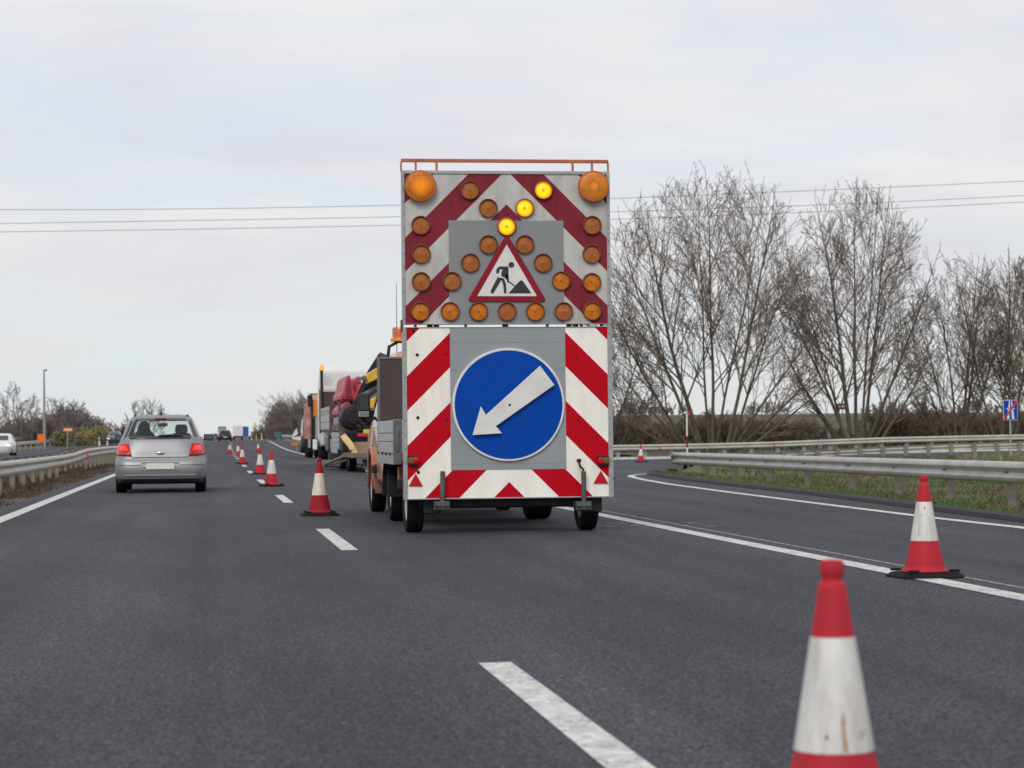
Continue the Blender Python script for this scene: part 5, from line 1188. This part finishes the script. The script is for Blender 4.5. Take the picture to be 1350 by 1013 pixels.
# right shoulder hedge running away from us
for i, (px, Y, hh, wd, mt_) in enumerate(((413, 342, 7.2, 6.5, TWIG2), (401, 354, 7.0, 6, TWIG3), (388, 372, 7.9, 6, TWIG2), (378, 396, 6.9, 5, TWIG3), (368, 430, 6.0, 5, TWIG2), (359, 470, 5.0, 5, TWIG3), (351, 520, 3.3, 5.5, TWIG2), (344, 600, 2.5, 6, TWIG3), (426, 336, 6.5, 6, TWIG2))):
    lab = ['bare grey bush behind the orange lorry mirror', 'reddish bare bush left of the orange lorry', 'tallest bare grey bush of the right shoulder hedge', 'reddish bare bush above the blue panel', 'bare grey bush above the teal panel',
           'reddish bare bush near the marker posts', 'low bare grey bush behind the marker posts', 'lowest and farthest bare bush beside the blue sign', 'bare grey bush behind the white cab of the barrier lorry'][i]
    scrub(lab, px, Y, hh, wd, 50 + i, mt_, 40, group='bare hedge bushes on the right shoulder', rmin=.02)
scrub('small bare tree of the hedge rising above its top', 386, 368, 8.6, 1.6, 71, TWIG2, 5, 'bare_sapling', rmin=.016)
# scrub on the bank behind the big trees
for i, px in enumerate((812, 850, 890, 930, 975, 1020, 1065, 1180, 1210, 1240, 1275, 1300, 1335)):
    hh = (2.9, 2.4, 2.2, 2.8, 2.5, 2.3, 2.3, 3.0, 3.5, 3.2, 2.7, 2.8, 2.8)[i]
    scrub(['brown scrub bush beside the right edge of the trailer', 'brown scrub bush behind the small far cone', 'low brown scrub left of the striped pole', 'brown scrub at the foot of the broad tree, left part', 'brown scrub at the foot of the broad tree, right part',
           'low brown scrub between the two tallest trees', 'brown scrub below the red and white board', 'reddish scrub right of the upright tree', 'densest reddish scrub thicket behind the island rail', 'reddish scrub thicket left of the leaning tree',
           'brown scrub at the foot of the leaning tree', 'brown scrub between the leaning tree and the blue sign', 'brown scrub right behind the blue sign'][i], px, 150 + (i * 7) % 16, hh, 5.0, 90 + i, TWIG3, 48, group='scrub bushes beyond the exit road', rmin=.016)
# bushes along the horizon of the bank
for i, px in enumerate((830, 885, 1010, 1165, 1290)):
    scrub(['leftmost dark bush on the skyline of the bank', 'second dark bush from the left on the skyline of the bank', 'middle dark bush on the skyline of the bank', 'fourth dark bush from the left on the skyline of the bank', 'rightmost dark bush on the skyline of the bank'][i],
          px, 262, (2.2, 1.6, 2.0, 1.5, 1.8)[i], 5, 120 + i, TWIG2, 22, group='bushes on the bank skyline', rmin=.02)
# left side
SM = dict(BIG); SM.update(n=(12, 8, 4), rmin=.014)
tree('bare_tree', 'bare tree at the far left behind the white car', base_at(20, 255), [(-28, 5, .09), (-12, 6.0, .1), (0, 6.2, .11), (12, 5.8, .1), (30, 4.6, .08)], 41, SM, TWIG2, TWIG2, base=.3)
tree('bare_tree', 'pale bare tree behind the roof of the silver hatchback', base_at(192, 330), fan(-55, 55, 9, 7, .1, 7), 43, dict(SM, n=(12, 7, 3), env=(2.9, 3.4, 2.9), rmin=.018), TWIG, TWIG, base=.3)
for i, (px, Y, hh, wd, mt_, n) in enumerate(((2, 262, 3.4, 5, TWIG2, 40), (32, 268, 3.2, 5, TWIG2, 46), (48, 270, 3.4, 5, TWIG3, 46), (62, 262, 3.6, 5, TWIG2, 50), (76, 268, 5.2, 4.2, TWIG2, 48), (92, 272, 4.9, 3.4, TWIG2, 40), (108, 275, 4.4, 4.4, TWIG2, 50), (120, 280, 3.2, 3.2, TWIG3, 36), (152, 330, 3.1, 3.6, TWIG3, 30))):
    scrub(['dark scrub behind the white car', 'dark scrub right of the far left tree', 'reddish scrub behind the orange board', 'dark scrub beside the camera mast', 'tall dark bush right of the mast', 'dark bush above the orange sign', 'round dark bush above the olive bushes', 'reddish bush behind the olive bushes', 'small reddish bush behind the oncoming dark car'][i],
          px, Y, hh, wd, 150 + i, mt_, n, group='bare bushes on the left', rmin=.02)
LEAF = mat('olive_yellow_leaves', (.29, .25, .115), .8, var=.4, scale=1.5)
LEAF2 = mat('dull_green_leaves', (.20, .19, .10), .8, var=.4, scale=1.5)
def leafy(label, px, Y, hgt, wid, seed, mt_, n=2600):
    rng = random.Random(seed); p_ = at(px, 580, Y); o = thing('leafy_bush', label, 'bush', (p_.x, Y, zp(Y) - .2), 0, 'leafy bushes on the left')
    lf = MB(); st = MB(); cl = [(rng.uniform(-.42, .42) * wid, rng.uniform(-.8, .8), rng.uniform(.15, .85) * hgt, rng.uniform(.4, .75)) for _ in range(22)]
    for k in range(n):
        cx_, cy_, cz_, cr_ = cl[rng.randrange(22)]
        v = Vector((rng.gauss(0, 1), rng.gauss(0, 1), rng.gauss(0, 1))).normalized() * cr_ * rng.random() ** .4
        q_ = Vector((cx_, cy_, cz_)) + v; q_.z = max(.02, q_.z * (1 - .25 * (abs(q_.x) / wid * 2) ** 2))
        a = perp(Vector((0, 0, 1)), rng) * rng.uniform(.05, .1); b = Vector((rng.gauss(0, 1), rng.gauss(0, 1), rng.gauss(0, 1))).normalized() * rng.uniform(.05, .1)
        lf.add([q_ - a, q_ + b, q_ + a, q_ - b], [(0, 1, 2, 3)])
    for k in range(16): st.tube([(rng.uniform(-.3, .3) * wid, 0, 0), cl[k][:3]], [.03, .012], 5, False)
    lf.build('leaves', mt_, o, fix=False); st.build('stems', TWIG3, o, fix=False); return o
for i, (px, Y, hh, wd, mt_) in enumerate(((86, 246, 2.3, 3.0, LEAF2), (98, 250, 2.5, 3.4, LEAF), (110, 256, 2.4, 3.2, LEAF), (122, 262, 2.3, 3.2, LEAF2), (132, 270, 2.4, 3, LEAF), (142, 285, 2.3, 3, LEAF2))):
    leafy(['dull green leafy bush left of the orange sign post', 'olive yellow bush right of the orange sign', 'olive yellow bush above the slim marker post', 'dull green bush between the olive ones', 'olive bush above the two marker posts', 'dull green bush beside the oncoming dark car'][i], px, Y, hh, wd, 180 + i, mt_)

# ------------------------------------------------------------------ power lines
for lab, ys in (('topmost of the three power lines across the sky', (276.5, 270.5, 262, 239)), ('middle of the three power lines across the sky', (295, 286, 279.5, 258)), ('lowest of the three power lines across the sky', (306, 297, 289.5, 266.5))):
    xs = (0, 529, 805, 1350); pts = []
    def lag(x):
        t = 0
        for i in range(4):
            k = 1
            for j in range(4):
                if i != j: k *= (x - xs[j]) / (xs[i] - xs[j])
            t += ys[i] * k
        return t
    # one vertical plane square to the road; the sag is a smooth cubic through four readings
    for k in range(-1, 29): x = k * 50; pts.append(at(x, lag(max(-60, min(1420, x))), 175))
    tag(MB().tube(pts, .021, 6).build('power_line', mat('grey_cable', (.16, .17, .19), .6), None), lab, 'power line', 'overhead power lines')

# ------------------------------------------------------------------ grass, dead stalks, litter of leaves
def blades(name, spots, mats_, rng, hmin, hmax, wmax=.012, lean=.5):
    mb_ = MB()
    for (x, y, z, k) in spots:
        hh = rng.uniform(hmin, hmax); a = rng.uniform(0, 6.28); wv = Vector((math.cos(a), math.sin(a), 0)) * rng.uniform(.4, 1) * wmax
        tip = Vector((rng.gauss(0, lean) * hh, rng.gauss(0, lean) * hh, hh)); b_ = Vector((x, y, z - .01)); mid = b_ + tip * .55 + Vector((0, 0, hh * .1))
        mb_.cur = k; mb_.add([b_ - wv, b_ + wv, mid + wv * .7, b_ + tip, mid - wv * .7], [(0, 1, 2, 4), (4, 2, 3)])
    o = mb_.build(name, mats_, fix=False); o['kind'] = 'stuff'; return o
G1 = mat('fresh_grass', (.085, .135, .025), .7, var=.3, scale=2); G2 = mat('olive_grass', (.10, .12, .035), .75, var=.3, scale=2); G3 = mat('straw_grass', (.20, .16, .09), .8, var=.3, scale=2); G4 = mat('brown_dead_grass', (.105, .075, .045), .85, var=.3, scale=2)
rng = random.Random(77); sp = []
while len(sp) < 36000:
    y = 22 + 36 * rng.random() ** 1.0; k0 = interp(KERBX, min(y, 56.5)) + .38; x = k0 + rng.random() ** 1.6 * 7
    dn = mnoise.noise((x * .9, y * .45, 3)); near = x - k0
    if rng.random() > .55 + dn: continue
    c_ = mnoise.noise((x * .7, y * .35, 9)) + rng.gauss(0, .22) + (.3 if near < .5 else 0)
    sp.append((x, y, island_z(x, y), 0 if c_ > .2 else 1 if c_ > -.06 else 3 if c_ > -.4 else 2))
while len(sp) < 52000:
    y = 5 + 18 * rng.random(); k0 = interp(KERBX, y) + .34; x = k0 + rng.random() ** 1.3 * 9
    c_ = mnoise.noise((x * .7, y * .35, 9)) + rng.gauss(0, .22); sp.append((x, y, island_z(x, y), 0 if c_ > .2 else 1 if c_ > -.06 else 3 if c_ > -.4 else 2))
blades('grass', sp, [G1, G2, G3, G4], rng, .035, .13, .011)
sp = []
while len(sp) < 14000:
    y = 58 + 48 * rng.random(); x = 14 + rng.random() * 26
    if x > 60 or y > 60 + (x - 12) * 2.6: continue
    c_ = mnoise.noise((x * .4, y * .3, 9)) + rng.gauss(0, .25); sp.append((x, y, island_z(x, y), 0 if c_ > .05 else 1 if c_ > -.2 else 3 if c_ > -.4 else 2))
blades('grass', sp, [G1, G2, G3, G4], rng, .08, .26, .02)
sp = []
for k in range(2600):
    px = rng.uniform(1262, 1395); Y = rng.uniform(84, 104); q_ = at(px, 600, Y); sp.append((q_.x, Y, island_z(q_.x, Y), 2 if rng.random() < .45 else 1))
blades('dead_stalks', sp, [G1, G2, mat('pale_reed_stalks', (.30, .27, .18), .8, var=.3), G4], rng, .14, .42, .014, .25)
sp = []
while len(sp) < 34000:
    y = 6 + 90 * rng.random() ** 1.3; x = -3.12 - rng.random() ** 1.2 * 2.6 + bend(y)
    c_ = mnoise.noise((x * .9, y * .3, 4)) + rng.gauss(0, .25)
    if mnoise.noise((x * 1.3, y * .5, 14)) + rng.gauss(0, .2) < -.1: continue
    sp.append((x, y, -.035, 3 if c_ > -.2 else 2 if c_ < -.45 else 1))
blades('dead_grass', sp, [G1, mat('dim_olive_grass', (.085, .072, .04), .85, var=.3), mat('dim_straw', (.14, .105, .065), .85, var=.3), mat('russet_dead_grass', (.088, .056, .036), .9, var=.35)], rng, .03, .13, .01, .8)
